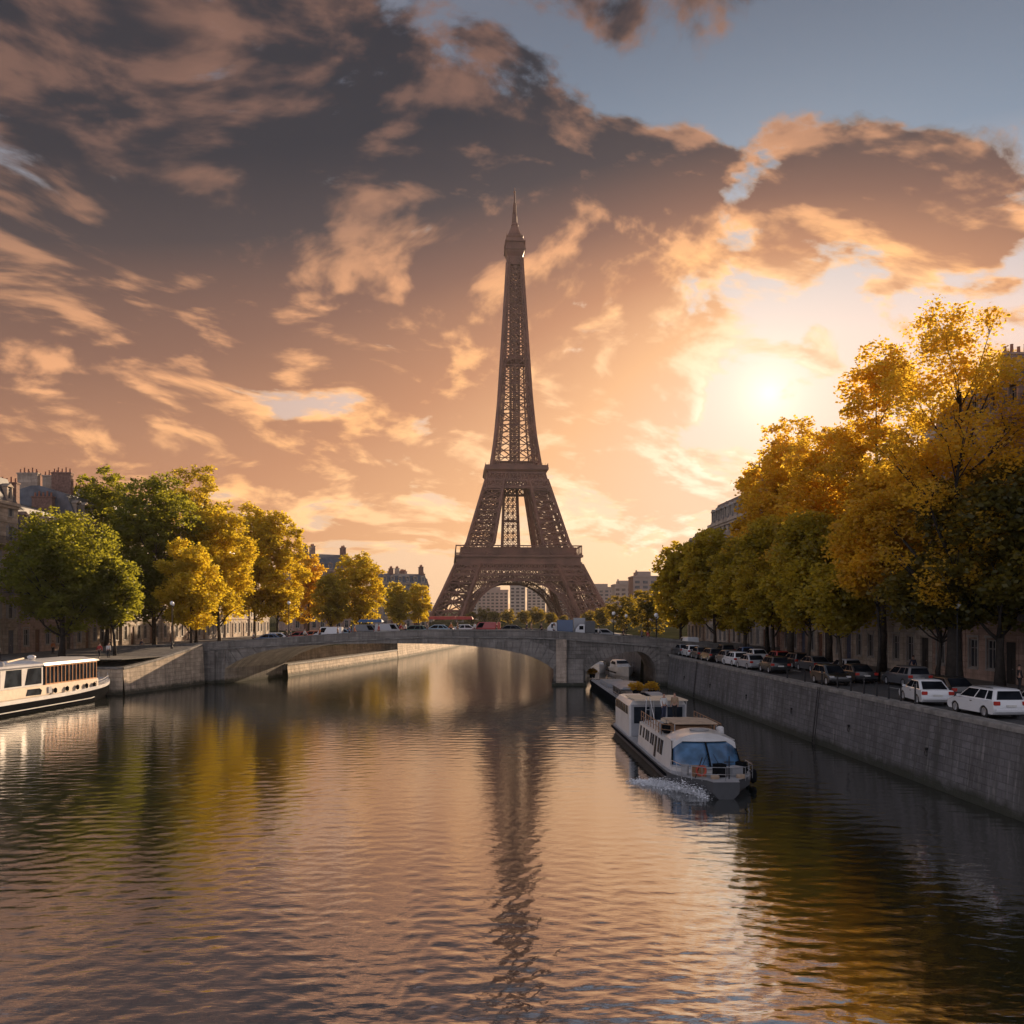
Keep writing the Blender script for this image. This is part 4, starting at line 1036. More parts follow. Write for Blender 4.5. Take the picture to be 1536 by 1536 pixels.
# ------------------------------------------------------------------ apartment houses
def win_proto():
    P = {}
    def mk(key, w, h, shut, arched=False):
        r_ = MB(); f = 0.07                                # frame, mullion and transom, seated 0.22 m back in the wall
        y0, y1 = 0.10, 0.17
        r_.b2(-w / 2, -w / 2 + f, y0, y1, 0, h); r_.b2(w / 2 - f, w / 2, y0, y1, 0, h); r_.b2(-w / 2 + f, w / 2 - f, y0, y1, h - f, h); r_.b2(-w / 2 + f, w / 2 - f, y0, y1, 0, f)
        r_.b2(-0.035, 0.035, y0 - 0.01, y1, f, h - f); r_.b2(-w / 2 + f, w / 2 - f, y0 + 0.01, y1, h * 0.68, h * 0.68 + 0.05)
        r_.b2(-w / 2 - 0.12, w / 2 + 0.12, -0.10, 0.06, -0.12, 0.0)          # sill
        r_.b2(-w / 2 - 0.16, -w / 2 - 0.003, -0.045, 0.03, 0.0, h + 0.12); r_.b2(w / 2 + 0.003, w / 2 + 0.16, -0.045, 0.03, 0.0, h + 0.12); r_.b2(-w / 2 - 0.22, w / 2 + 0.22, -0.09, 0.03, h + 0.125, h + 0.27)
        g = MB(); g.b2(-w / 2 + 0.02, w / 2 - 0.02, 0.175, 0.19, 0.02, h - 0.02)
        P[key] = (r_, g, shut, w, h)
    mk('tall', 1.15, 2.1, True); mk('mid', 1.1, 1.85, True); mk('low', 1.05, 1.35, False); mk('dormer', 0.95, 1.35, False)
    return P
WP = win_proto(); WMESH = {}
for k_, (r_, g, shut, w, h) in WP.items():
    o = r_.build('window', M['window_wood']); q = g.build('pane', M['window_glass'], o); WMESH[k_] = (o.data, q.data, w, h)
    for x in (q, o): bpy.data.objects.remove(x)
def put_window(parent, kind, loc, rz=0.0, s=1.0):
    o = bpy.data.objects.new('window', WMESH[kind][0]); col.objects.link(o); o.parent = parent; o.location = loc; o.rotation_euler = (0, 0, rz); o.scale = (s, 1, s)
    q = bpy.data.objects.new('pane', WMESH[kind][1]); col.objects.link(q); q.parent = o
    return o
def facade(mb, W, zs, cells, y=0.0, depth=0.3, tf=None):
    """wall of width W from zs[0] to zs[1] with rectangular openings; cells = [(x0,x1,z0,z1)] on a column/row grid"""
    xs = sorted({0, W} | {c[0] for c in cells} | {c[1] for c in cells}); zz = sorted({zs[0], zs[1]} | {c[2] for c in cells} | {c[3] for c in cells})
    def hole(xa, xb, za, zb): 
        xm, zm = (xa + xb) / 2, (za + zb) / 2
        return any(c[0] < xm < c[1] and c[2] < zm < c[3] for c in cells)
    for i in range(len(xs) - 1):
        for j in range(len(zz) - 1):
            if not hole(xs[i], xs[i + 1], zz[j], zz[j + 1]):
                mb.add([(xs[i], y, zz[j]), (xs[i + 1], y, zz[j]), (xs[i + 1], y, zz[j + 1]), (xs[i], y, zz[j + 1])], [(0, 1, 2, 3)])
    for a, b, c, d in cells:                              # reveals
        mb.add([(a, y, c), (a, y + depth, c), (a, y + depth, d), (a, y, d)], [(0, 1, 2, 3)]); mb.add([(b, y, c), (b, y, d), (b, y + depth, d), (b, y + depth, c)], [(0, 1, 2, 3)])
        mb.add([(a, y, c), (b, y, c), (b, y + depth, c), (a, y + depth, c)], [(0, 1, 2, 3)]); mb.add([(a, y, d), (a, y + depth, d), (b, y + depth, d), (b, y, d)], [(0, 1, 2, 3)])
        mb.add([(a, y + depth, c), (b, y + depth, c), (b, y + depth, d), (a, y + depth, d)], [(0, 1, 2, 3)])
def house(W, D, floors, bays, mat, roofm, label, seed, group=None, ground='doors', roof_h=4.6, chims=3, side_l=True, ends=True, detail=True, lit=False):
    """facade in the local xz plane facing -y, origin at its left foot"""
    rnd = random.Random(seed); root = empty('apartment_house', (0, 0, 0), 0, label, 'building', group)
    bw = W / bays; cells, wins = [], []; z = 0.0; levels = []
    gh = 4.3
    kinds = ['mid'] + ['tall'] * (floors - 3) + ['mid', 'low'] if floors > 3 else ['tall'] * floors
    for b_ in range(bays):
        xc = (b_ + 0.5) * bw
        if b_ % 3 == 1: cells.append((xc - 0.75, xc + 0.75, 0.0, 3.1)); wins.append(('door', xc, 0.0))
        else: cells.append((xc - 0.62, xc + 0.62, 0.9, 3.2)); wins.append(('ground', xc, 0.9))
    z = gh; levels.append(z)
    for f in range(floors - 1):
        k = kinds[f + 1] if f + 1 < len(kinds) else 'mid'; w, h = WMESH[k][2:]; fh = {'tall': 3.35, 'mid': 3.1, 'low': 2.5}[k]
        for b_ in range(bays):
            xc = (b_ + 0.5) * bw; zb = z + (0.35 if k == 'tall' else 0.65)
            cells.append((xc - w / 2, xc + w / 2, zb, zb + h)); wins.append((k, xc, zb))
        z += fh; levels.append(z)
    H = z
    mb = MB(); facade(mb, W, (-0.1, H), cells)
    mb.add([(0, 0, -0.1), (0, D, -0.1), (0, D, H), (0, 0, H)], [(0, 1, 2, 3)]); mb.add([(W, 0, -0.1), (W, D, -0.1), (W, D, H), (W, 0, H)], [(0, 1, 2, 3)])
    mb.add([(0, D, -0.1), (W, D, -0.1), (W, D, H), (0, D, H)], [(0, 1, 2, 3)])
    wall = mb.build('wall', mat, root, recalc=False)
    mb = MB()                                               # cornices and string courses, pilasters
    for i, zl in enumerate(levels):
        big = i == len(levels) - 1; o = 0.42 if big else (0.20 if i in (0, len(levels) - 3) else 0.11)
        mb.b2(-0.02, W + 0.02, -o, 0.02, zl - (0.45 if big else 0.22), zl + 0.02)
        if big: mb.b2(-0.02, W + 0.02, -o * 0.55, 0.02, zl - 0.80, zl - 0.455)
    for xx in (0.22, W - 0.22): mb.b2(xx - 0.2, xx + 0.2, -0.07, 0.01, 0, H - 0.82)
    for b_ in range(1, bays): 
        if b_ % 2 == 0: mb.b2(b_ * bw - 0.16, b_ * bw + 0.16, -0.06, 0.01, 0, gh - 0.25)
    mb.build('cornice', mat, root)
    dm = [M['door_wood'], M['door_blue'], M['door_black'], M['door_wood']]
    for k, xc, zb in wins:
        if k == 'door':
            mb = MB(); mb.b2(xc - 0.74, xc + 0.74, 0.12, 0.2, 0.0, 3.08); 
            for sx in (-1, 1):
                for z0, z1 in ((0.25, 1.0), (1.15, 2.1)): mb.b2(xc + sx * 0.37 - 0.25, xc + sx * 0.37 + 0.25, 0.09, 0.125, z0, z1)
            d_ = mb.build('door', rnd.choice(dm), root)
            mb = MB(); mb.lathe((xc + 0.08, 0.06, 1.1), [(0.035, 0), (0.035, 0.06)], 8, axis='y'); mb.build('handle', M['rim'], d_)
            mb = MB(); mb.b2(xc - 1.0, xc - 0.76, -0.08, 0.02, 0, 3.3); mb.b2(xc + 0.76, xc + 1.0, -0.08, 0.02, 0, 3.3); mb.b2(xc - 1.1, xc + 1.1, -0.16, 0.02, 3.305, 3.55); mb.build('door_frame', mat, root)
        elif k == 'ground': put_window(root, 'mid', (xc, 0, 0.95), s=1.1).scale[2] = 1.2
        else: put_window(root, k, (xc, 0, zb))
    if detail:
        for i, zl in enumerate(levels[:-1]):                # continuous iron balconies on two floors
            if i in (1, len(levels) - 3) and i < len(levels) - 1:
                mb = MB(); mb.b2(0.3, W - 0.3, -0.75, -0.21, zl - 0.16, zl - 0.02); bal = mb.build('balcony', mat, root)
                mb = MB(); mb.b2(0.3, W - 0.3, -0.73, -0.69, zl + 0.88, zl + 0.93)
                for k in range(int((W - 0.6) / 0.16)): x = 0.33 + k * 0.16; mb.b2(x - 0.012, x + 0.012, -0.72, -0.70, zl - 0.02, zl + 0.9)
                mb.build('railing', M['iron'], bal)
        for k in range(bays):                               # shutters folded beside some windows
            for i in range(1, floors - 1):
                if rnd.random() < 0.5:
                    kk = kinds[i] if i < len(kinds) else 'mid'; w, h = WMESH[kk][2:]; xc = (k + 0.5) * bw; zb = levels[i - 1] + (0.35 if kk == 'tall' else 0.65)
                    for sx in (-1, 1):
                        mb = MB(); mb.b2(xc + sx * (w / 2 + 0.17), xc + sx * (w / 2 + 0.17 + w * 0.42), -0.05, -0.005, zb, zb + h); mb.build('shutter', M['shutter'], root)
    # mansard roof with dormers, chimney stacks and pots
    r1, r2 = roof_h * 0.72, roof_h
    mb = MB()
    mb.loft([[(0, 0.05, H + 0.03), (W, 0.05, H + 0.03), (W, D, H + 0.03), (0, D, H + 0.03)], [(0.02, 1.35, H + r1), (W - 0.02, 1.35, H + r1), (W - 0.02, D - 1.35, H + r1), (0.02, D - 1.35, H + r1)],
             [(0.05, D / 2 - 0.6, H + r2), (W - 0.05, D / 2 - 0.6, H + r2), (W - 0.05, D / 2 + 0.6, H + r2), (0.05, D / 2 + 0.6, H + r2)]])
    roof = mb.build('roof', roofm, root)
    for b_ in range(bays):
        xc = (b_ + 0.5) * bw; zb = H + 0.55
        mb = MB(); mb.b2(xc - 0.72, xc - 0.5, 0.12, 1.5, zb - 0.4, zb + 1.5); mb.b2(xc + 0.5, xc + 0.72, 0.12, 1.5, zb - 0.4, zb + 1.5); mb.b2(xc - 0.5, xc + 0.5, 0.12, 1.5, zb - 0.4, zb - 0.02)
        mb.prism([(xc - 0.85, zb + 1.505), (xc + 0.85, zb + 1.505), (xc, zb + 2.0)], 0.0, 1.9); mb.build('dormer', M['window_wood'] if b_ % 1 else mat, roof)
        put_window(roof, 'dormer', (xc, 0.2, zb))
    for k in range(chims):
        xx = (0.5, W - 0.5, W * 0.5, W * 0.3)[k % 4]; yy = D * (0.35 if k % 2 else 0.6); hh = rnd.uniform(1.4, 2.6)
        mb = MB(); mb.b2(xx - 0.45, xx + 0.45, yy - 1.5, yy + 1.5, H + 1.0, H + r2 + hh); mb.b2(xx - 0.55, xx + 0.55, yy - 1.6, yy + 1.6, H + r2 + hh + 0.003, H + r2 + hh + 0.2); ch_ = mb.build('chimney', M['brick_chim'] if k % 2 else mat, root)
        for j in range(5):
            mb = MB(); mb.lathe((xx, yy - 1.2 + j * 0.6, H + r2 + hh + 0.2), [(0.15, 0), (0.12, 0.55 + 0.2 * (j % 2)), (0.16, 0.6 + 0.2 * (j % 2))], 6); mb.build('chimney_pot', M['terracotta'], ch_)
    return root, H
# right bank row: facades face the river (local -y turned to -x), running away from the camera
aR = math.atan(-0.0396)
rowR = [(14.5, 5, 6, 'limestone', 'slate', 'nearest right bank apartment house, its blue slate roof showing above the tallest tree'),
        (15.5, 6, 6, 'limestone_pink', 'zinc', 'pinkish stone apartment house behind the tallest amber tree'),
        (14.0, 5, 5, 'limestone_pale', 'slate', 'pale stone house with brown double door behind the white saloon'),
        (16.0, 6, 3, 'limestone', 'zinc', 'stone apartment house behind the slender young tree'),
        (15.0, 5, 3, 'limestone_pink', 'slate', 'rosy house fourth along from the pale one, behind orange trees'),
        (15.0, 5, 5, 'limestone_pale', 'zinc', 'stepped roof house whose chimney pokes above the right trees'),
        (16.0, 6, 6, 'limestone_pale', 'zinc', 'pale hazy apartment house seen above the gold topped tree'),
        (16.0, 6, 5, 'limestone', 'slate', 'last apartment house of the right row nearest the bridge lamps')]
yc = 50.0
for i, (W, bays, floors, mk_, rf, lab) in enumerate(rowR):
    r_, H = house(W, 12.0, floors + (1 if i == 5 else 0), bays, M[mk_], M[rf], lab, 100 + i, 'apartment houses facing the right quay', roof_h=4.8, chims=3)
    r_.location = (wx(yc + W) + 14.6, yc + W, GZ + 0.1); r_.rotation_euler = (0, 0, -math.pi / 2 - aR * -1 if False else -math.pi / 2 + math.atan(0.0396))
    yc += W + 0.02
# left bank row
rowL = [(17, 5, 6, 'limestone', 'slate', 'sunlit stone house at the left edge with dark dormer roof'), (15, 5, 5, 'limestone_pink', 'slate', 'house with an ochre shopfront behind the big dark tree'),
        (16, 6, 6, 'limestone', 'zinc', 'pink grey house with flat zinc roof behind the left tree group'), (17, 6, 6, 'limestone_pale', 'zinc', 'pale ground floor facade seen between trunks of the left group'),
        (18, 6, 5, 'limestone', 'slate', 'stone facade behind the golden trees of the left bank'), (18, 6, 5, 'limestone_pale', 'zinc', 'pale facade beyond the yellow pair of trees'),
        (18, 6, 5, 'limestone', 'zinc', 'stone house glimpsed between the yellow pair and the amber tree'), (18, 6, 5, 'limestone_pale', 'slate', 'farthest stone house of the left quay row')]
yc = 108.0
for i, (W, bays, floors, mk_, rf, lab) in enumerate(rowL):
    r_, H = house(W, 12.0, floors, bays, M[mk_], M[rf], lab, 200 + i, 'apartment houses facing the left quay', roof_h=4.6, chims=4)
    r_.location = (-66.2 + (yc - 108) * 0.02, yc, GZ + 0.05); r_.rotation_euler = (0, 0, math.pi / 2)
    yc += W + 0.02
# blocks beyond, turned towards the camera
def far_house(px, Y, W, bays, floors, mk_, rf, rz, lab, seed, roof_h=4.5, group='distant apartment houses on the left'):
    r_, H = house(W, 14.0, floors, bays, M[mk_], M[rf], lab, seed, group, roof_h=roof_h, chims=4, detail=False)
    r_.location = ((px - 768) / 1400 * Y, Y, GZ); r_.rotation_euler = (0, 0, rz); return r_
far_house(440, 300, 20, 7, 6, 'limestone_pink', 'zinc', R(35), 'tall pinkish block with aerials behind the smaller amber tree', 301, 5.5)
far_house(572, 330, 17, 6, 5, 'limestone', 'zinc', R(25), 'stone block right of the round yellow tree, chimneys in a row', 302, 3.5)
far_house(596, 350, 13, 5, 5, 'limestone_pink', 'slate', R(30), 'rightmost house left of the tower, behind the two small round trees', 303, 2.5)
for (x, y, z, h) in ((-73, 318, 27, 8),):
    pass

# ------------------------------------------------------------------ hazy city beyond the tower
M['far_wall'] = plain('far_wall', (0.45, 0.38, 0.32), 0.9, var=0.2, scale=0.05)
M['far_wall_b'] = plain('far_wall_rose', (0.42, 0.32, 0.27), 0.9, var=0.2, scale=0.05)
M['far_glass'] = glassm('far_window_strip', (0.05, 0.05, 0.055), 0.2, 0.6)
def block(px0, px1, ytop, Y, D, mat, lab, setback=True, bands=True):
    x0, x1 = (px0 - 768) / 1400 * Y, (px1 - 768) / 1400 * Y; H = CAMZ + (922 - ytop) / 1400 * Y - GZ
    root = empty('city_block', ((x0 + x1) / 2, Y, GZ), 0, lab, 'building', 'hazy city blocks beyond the tower'); W = x1 - x0
    mb = MB(); mb.b2(-W / 2, W / 2, 0, D, 0, H); mb.b2(-W / 2 - .4, W / 2 + .4, -0.4, D, H + 0.003, H + 1.2)
    if setback: mb.b2(-W * 0.3, W * 0.25, 3, D - 3, H + 1.204, H + 1.2 + H * 0.10)
    mb.build('wall', mat, root)
    n = int(H / 4.0)
    for k in range(min(n, 14)):
        z = 2.2 + k * (H - 3) / n; mb = MB(); m_ = max(3, int(W / 5))
        for j in range(m_):
            xx = -W / 2 + (j + 0.5) * W / m_; mb.b2(xx - W / m_ * 0.3, xx + W / m_ * 0.3, -0.12, 0.05, z, z + 2.0)
        mb.build('window_band', M['far_glass'], root)
    mb = MB(); mb.b2(-W * 0.36, -W * 0.31, 4, 8, H + 1.2, H + 5.5); mb.build('chimney', mat, root)
    return root
block(716, 762, 886, 1150, 40, M['far_wall_b'], 'rose coloured hazy block at the left inside the tower arch')
block(765, 788, 878, 1080, 30, M['far_wall'], 'narrow tall pale slab in the centre of the tower arch')
block(791, 818, 884, 1180, 36, M['far_wall'], 'bright sunlit block right of centre in the tower arch', setback=False)
block(821, 862, 893, 1220, 40, M['far_wall_b'], 'low hazy block at the right inside the tower arch')
block(690, 716, 905, 1000, 40, M['far_wall'], 'low pale block showing at the inner left foot of the tower')
block(882, 922, 882, 1000, 40, M['far_wall_b'], 'long hazy terrace right of the tower foot')
block(922, 958, 878, 820, 30, M['far_wall'], 'hazy stone terrace between tower and the right trees')
block(950, 986, 866, 700, 30, M['far_wall_b'], 'hazy block with square roof turret left of the right trees')
block(600, 648, 905, 1100, 40, M['far_wall'], 'pale hazy block peeping left of the tower leg')
# distant wooded rise along the horizon
mb = MB(); rnd = random.Random(8); V = []
for k in range(61):
    x = -1500 + 50 * k; V.append((x, 1750 + rnd.uniform(-40, 40), GZ + 17 + 9 * math.sin(k * 0.35) + rnd.uniform(-3, 3)))
mb.add([(x, 1650, GZ - 1) for x, y, z in V] + V + [(x, 1850, GZ - 1) for x, y, z in V], [(i, i + 1, 62 + i, 61 + i) for i in range(60)] + [(61 + i, 62 + i, 123 + i, 122 + i) for i in range(60)])
tag(mb.build('hills', M['earth'], smooth=True), kind='structure')
# ------------------------------------------------------------------ cars
def wheel_mesh():
    mb = MB(); mb.lathe((0, 0, 0), [(0.20, -0.10), (0.30, -0.105), (0.325, -0.07), (0.33, 0.0), (0.325, 0.07), (0.30, 0.105), (0.20, 0.10)], 20, axis='y')
    a = mb.build('wheel', M['rubber'], smooth=True, angle=40)
    mb = MB(); mb.lathe((0, 0, 0), [(0.205, -0.108), (0.19, -0.112), (0.17, -0.09), (0.05, -0.095), (0.045, -0.11), (0.01, -0.112)], 20, axis='y')
    for k in range(5):
        t_ = k * 2 * math.pi / 5; mb.tube((0.03 * math.cos(t_), -0.10, 0.03 * math.sin(t_)), (0.185 * math.cos(t_), -0.104, 0.185 * math.sin(t_)), 0.022, 0.03, 6)
    b = mb.build('rim', M['rim']); d = (a.data, b.data); bpy.data.objects.remove(b); bpy.data.objects.remove(a); return d
WHEEL, RIM = wheel_mesh()
SHAPES = {  # length, width, body outline (x from front to back, z), roof line: base/top points
 'wagon':  dict(L=4.5, W=1.76, belt=0.92, roof=1.50, nose=0.70, tail=0.98, cab=(-1.35, 2.12), top=(-0.50, 1.98), wb=(-1.40, 1.30)),
 'saloon': dict(L=4.6, W=1.76, belt=0.90, roof=1.42, nose=0.68, tail=0.92, cab=(-1.30, 1.85), top=(-0.45, 1.05), wb=(-1.40, 1.35)),
 'hatch':  dict(L=3.9, W=1.68, belt=0.90, roof=1.46, nose=0.72, tail=0.95, cab=(-1.15, 1.85), top=(-0.35, 1.50), wb=(-1.20, 1.20)),
 'van':    dict(L=5.0, W=1.95, belt=1.15, roof=2.15, nose=0.95, tail=1.2, cab=(-1.75, 2.42), top=(-1.05, 2.38), wb=(-1.6, 1.5)),
}
def make_car(kind, paint, name=None, roofbox=False):
    S = SHAPES[kind]; L, W = S['L'], S['W']; h = L / 2; root = empty(name or {'van': 'parked_van'}.get(kind, 'parked_car')); P_ = M[paint]
    rw = 0.385
    # side outline with wheel arches, front at -x
    out = [(-h + 0.02, 0.34), (-h, 0.50), (-h + 0.05, S['nose'] - 0.06), (-h + 0.28, S['nose'] + 0.04), (S['cab'][0] - 0.05, S['belt'] - 0.02), (S['cab'][1], S['belt'] + 0.02), (h - 0.06, S['tail']), (h, 0.72), (h + 0.01, 0.45), (h - 0.04, 0.33)]
    def archpts(cx):
        return [(cx + rw * math.cos(a), 0.31 + rw * math.sin(a)) for a in [R(q) for q in (0, 25, 50, 75, 90, 105, 130, 155, 180)]]
    low = [(h - 0.15, 0.24)] + [(S['wb'][1] + rw, 0.24)] + archpts(S['wb'][1]) + [(S['wb'][1] - rw, 0.24), (S['wb'][0] + rw, 0.24)] + archpts(S['wb'][0]) + [(S['wb'][0] - rw, 0.24), (-h + 0.15, 0.24)]
    poly = out + low
    mb = MB(); rings = []
    for y, sc in ((-W / 2, 0.0), (-W / 2 + 0.05, 1.0), (-W / 2 + 0.2, 1.5), (W / 2 - 0.2, 1.5), (W / 2 - 0.05, 1.0), (W / 2, 0.0)):
        rg = []
        for x, z in poly:
            k = (1.5 - sc) * 0.05
            fx = x - math.copysign(k * (1.0 if abs(x) > h - 0.5 else 0.0), x); fz = z - (k * 0.7 if z > 0.6 else 0)
            rg.append((fx, y * (1 - 0.05 * max(0, (0.75 - z)) if True else 1), fz))
        rings.append(rg)
    mb.loft(rings)
    # glasshouse
    (a0, b0), (a1, b1) = S['cab'], S['top']; zb, zr = S['belt'] - 0.02, S['roof']; w0, w1 = W / 2 - 0.07, W / 2 - 0.22
    def ringz(q):
        x0, x1, w = a0 + (a1 - a0) * q, b0 + (b1 - b0) * q, w0 + (w1 - w0) * q; z = zb + (zr - zb - 0.06) * q
        return [(x0, -w * 0.86, z), (x0 - 0.04, 0, z), (x0, w * 0.86, z), (x0 + 0.14, w, z), (x1 - 0.10, w, z), (x1, w * 0.9, z), (x1 + 0.02, 0, z), (x1, -w * 0.9, z), (x1 - 0.10, -w, z), (x0 + 0.14, -w, z)]
    top = [(x + (0.10 if x < 0 else -0.08), y * 0.86, zr) for x, y, z in ringz(1)]
    mb.loft([ringz(0), ringz(0.5), ringz(1), top])
    body = mb.build('body', P_, root, smooth=True, angle=38)
    # glazing, a little proud of the pillars
    def quad(pts, nm='window', mat='car_glass', th=0.012):
        c = [Vector(p) for p in pts]; n_ = (c[1] - c[0]).cross(c[3] - c[0]).normalized() * th; m_ = MB()
        m_.loft([[p - n_ * 0.3 for p in c], [p + n_ for p in c]]); return m_.build(nm, M[mat], root)
    def sp(x_q, q, side):        # point on the cabin side
        x0, x1 = a0 + 0.14 + (a1 - a0) * q, b0 - 0.10 + (b1 - b0) * q; w = w0 + (w1 - w0) * q
        return (x0 + (x1 - x0) * x_q, side * w, zb + (zr - zb - 0.06) * q)
    segs = ((0.03, 0.44), (0.48, 0.76), (0.80, 0.965)) if kind != 'van' else ((0.03, 0.28), )
    for side in (-1, 1):
        for u0, u1 in segs:
            p = [sp(u0, 0.13, side), sp(u1, 0.13, side), sp(min(u1, 0.96), 0.93, side), sp(u0, 0.93, side)]
            if side > 0: p = [p[1], p[0], p[3], p[2]]
            quad(p)
    def ep(q, yq, front):
        x = (a0 + (a1 - a0) * q) if front else (b0 + (b1 - b0) * q); w = (w0 + (w1 - w0) * q) * (0.84 if front else 0.88)
        return (x + (-0.02 if front else 0.012), yq * w, zb + (zr - zb - 0.06) * q)
    quad([ep(0.08, 0.97, 1), ep(0.08, -0.97, 1), ep(0.94, -0.95, 1), ep(0.94, 0.95, 1)], 'windscreen', th=0.03)
    if kind != 'van': quad([ep(0.12, -0.96, 0), ep(0.12, 0.96, 0), ep(0.92, 0.94, 0), ep(0.92, -0.94, 0)], 'rear_window', th=0.03)
    for sx in S['wb']:
        for side in (-1, 1):
            o = bpy.data.objects.new('wheel', WHEEL); col.objects.link(o); o.parent = root; o.location = (sx, side * (W / 2 - 0.13), 0.33); o.rotation_euler = (0, 0, 0 if side < 0 else math.pi)
            q = bpy.data.objects.new('rim', RIM); col.objects.link(q); q.parent = o
    # dark underside closes the wheel wells
    mb = MB(); mb.b2(-h + 0.25, h - 0.25, -W / 2 + 0.30, W / 2 - 0.30, 0.20, 0.72); mb.build('underbody', M['black_trim'], root)
    for side in (-1, 1):
        mb = MB(); mb.box((h - 0.03, side * (W / 2 - 0.16), S['tail'] - 0.17), (0.14, 0.30, 0.20), 0); mb.build('tail_light', M['red_lens'], root, bevel=0.02)
        mb = MB(); mb.box((-h + 0.13, side * (W / 2 - 0.22), S['nose'] - 0.06), (0.20, 0.34, 0.15), 0); mb.build('headlight', M['clear_lens'], root, bevel=0.03)
        mb = MB(); mb.box((S['cab'][0] + 0.45, side * (W / 2 + 0.07), S['belt'] + 0.06), (0.12, 0.2, 0.13), 0); mb.build('mirror', P_, root, bevel=0.025)
        mb = MB(); mb.box((0.15, side * (W / 2 + 0.005), S['belt'] - 0.14), (0.16, 0.035, 0.035), 0); mb.build('door_handle', M['black_trim'], root)
    mb = MB(); mb.box((h + 0.03, 0, 0.46), (0.09, W * 0.92, 0.17), 0); mb.build('rear_bumper', P_ if kind != 'van' else M['black_trim'], root, bevel=0.03)
    mb = MB(); mb.box((-h - 0.0, 0, 0.42), (0.10, W * 0.90, 0.18), 0); mb.build('front_bumper', M['black_trim'], root, bevel=0.03)
    mb = MB(); mb.box((h + 0.02, 0, S['tail'] - 0.30), (0.05, 0.5, 0.11), 0); mb.build('number_plate', M['plate'], root)
    if roofbox:
        mb = MB()
        for side in (-1, 1): mb.tube((a1 + 0.3, side * (w1 - 0.05), zr + 0.03), (b1 - 0.3, side * (w1 - 0.05), zr + 0.03), 0.02, n=5)
        mb.build('roof_rail', M['black_trim'], root)
    return root
def recolour(o, paint):
    for ch in o.children:
        if ch.name.split('.')[0] in ('body', 'mirror', 'rear_bumper') and ch.data.materials[0].name.startswith('paint_car'):
            ch.data = ch.data.copy(); ch.data.materials[0] = M[paint]
CARP = {}
def car(kind, paint, loc, rz, label, group, roofbox=False, name=None):
    key = (kind, paint, roofbox)
    if key not in CARP:
        o = CARP[key] = make_car(kind, paint, name, roofbox)
    else: o = copy_tree(CARP[key])
    if name: o.name = name
    place(o, loc, rz, label, group); o['category'] = 'van' if kind == 'van' else 'car'; return o
GQ = 'cars parked along the right quay'
yawR = math.pi / 2 + math.atan(0.0396)
def qcar(kind, paint, Y, t_, label, roofbox=False, dyaw=0.0, flip=False):
    if Y > 60: t_ += random.uniform(-0.22, 0.3); dyaw += random.uniform(-0.06, 0.06); Y += random.uniform(-0.35, 0.35)
    # front points away from the camera unless flipped: local -x is the front
    return car(kind, paint, (wx(Y) + t_, Y, GZ + 0.006), -math.pi / 2 + math.atan(0.0396) + dyaw + (math.pi if flip else 0), label, GQ, roofbox)
qcar('wagon', 'paint_car_white', 48.3, 1.75, 'white estate car nearest the camera, dark rear window facing us', True, 0.02)
qcar('saloon', 'paint_car_white', 55.0, 1.85, 'white saloon with orange red tail lamp just ahead of the white estate', False, -0.16)
qcar('saloon', 'paint_car_black', 57.5, 4.4, 'dark saloon half hidden on the far side of the white saloon')
qcar('hatch', 'paint_car_white', 48.0, 4.5, 'white car at the right edge behind the white estate')
qcar('hatch', 'paint_car_black', 69.5, 1.9, 'dark hatchback with pale blue reflection beyond the iron posts', flip=True)
qcar('saloon', 'paint_car_black', 72.0, 4.6, 'long black saloon beside the dark hatchback, roadside of it')
qcar('wagon', 'paint_car_grey', 68.0, 6.9, 'grey estate car close to the pavement behind the black saloon')
qcar('wagon', 'paint_car_black', 84.0, 2.0, 'dark estate right before the pale silver saloon')
seq = [('saloon', 'paint_car_silver', 89.5, 'pale silver saloon right behind the nearer dark estate'), ('hatch', 'paint_car_white', 94.5, 'white hatchback two places beyond the nearer dark estate'), ('hatch', 'paint_car_grey', 99.3, 'grey hatchback beyond the white hatchback'), ('wagon', 'paint_car_black', 104.5, 'dark estate among the middle parked cars'),
       ('saloon', 'paint_car_black', 110, 'black saloon in the middle of the quayside row'), ('hatch', 'paint_car_white', 115, 'small white hatchback left of a grey saloon'), ('saloon', 'paint_car_grey', 120, 'grey saloon nearest the right end of the bridge'), ('hatch', 'paint_car_silver', 124.5, 'silver hatchback in line beyond the grey saloon'),
       ('wagon', 'paint_car_grey', 129.5, 'grey estate near the bridge end of the quay'), ('saloon', 'paint_car_black', 134.5, 'black saloon level with the bridge roadway'), ('hatch', 'paint_car_white', 139, 'far white hatchback past the bridge end'), ('van', 'paint_car_white', 128, 'white van by the foot of the bridge on the right quay')]
for i, (k, c, Y, lab) in enumerate(seq): qcar(k, c, Y, 2.0 if k != 'van' else 4.6, lab)
seq2 = [('hatch', 'paint_car_silver', 80, 'silver hatchback in the second row behind the nearer dark estate'), ('saloon', 'paint_car_grey', 86, 'grey saloon in the second row, pavement side'), ('wagon', 'paint_car_black', 92, 'black estate in the second row, pavement side'), ('hatch', 'paint_car_red', 97, 'red hatchback in the second row under the drooping tree'),
        ('saloon', 'paint_car_white', 103, 'white saloon in the second row under the olive trees'), ('hatch', 'paint_car_blue', 109, 'blue hatchback in the second row'), ('wagon', 'paint_car_black', 116, 'distant black estate in the second row')]
for k, c, Y, lab in seq2: qcar(k, c, Y, 6.6, lab)

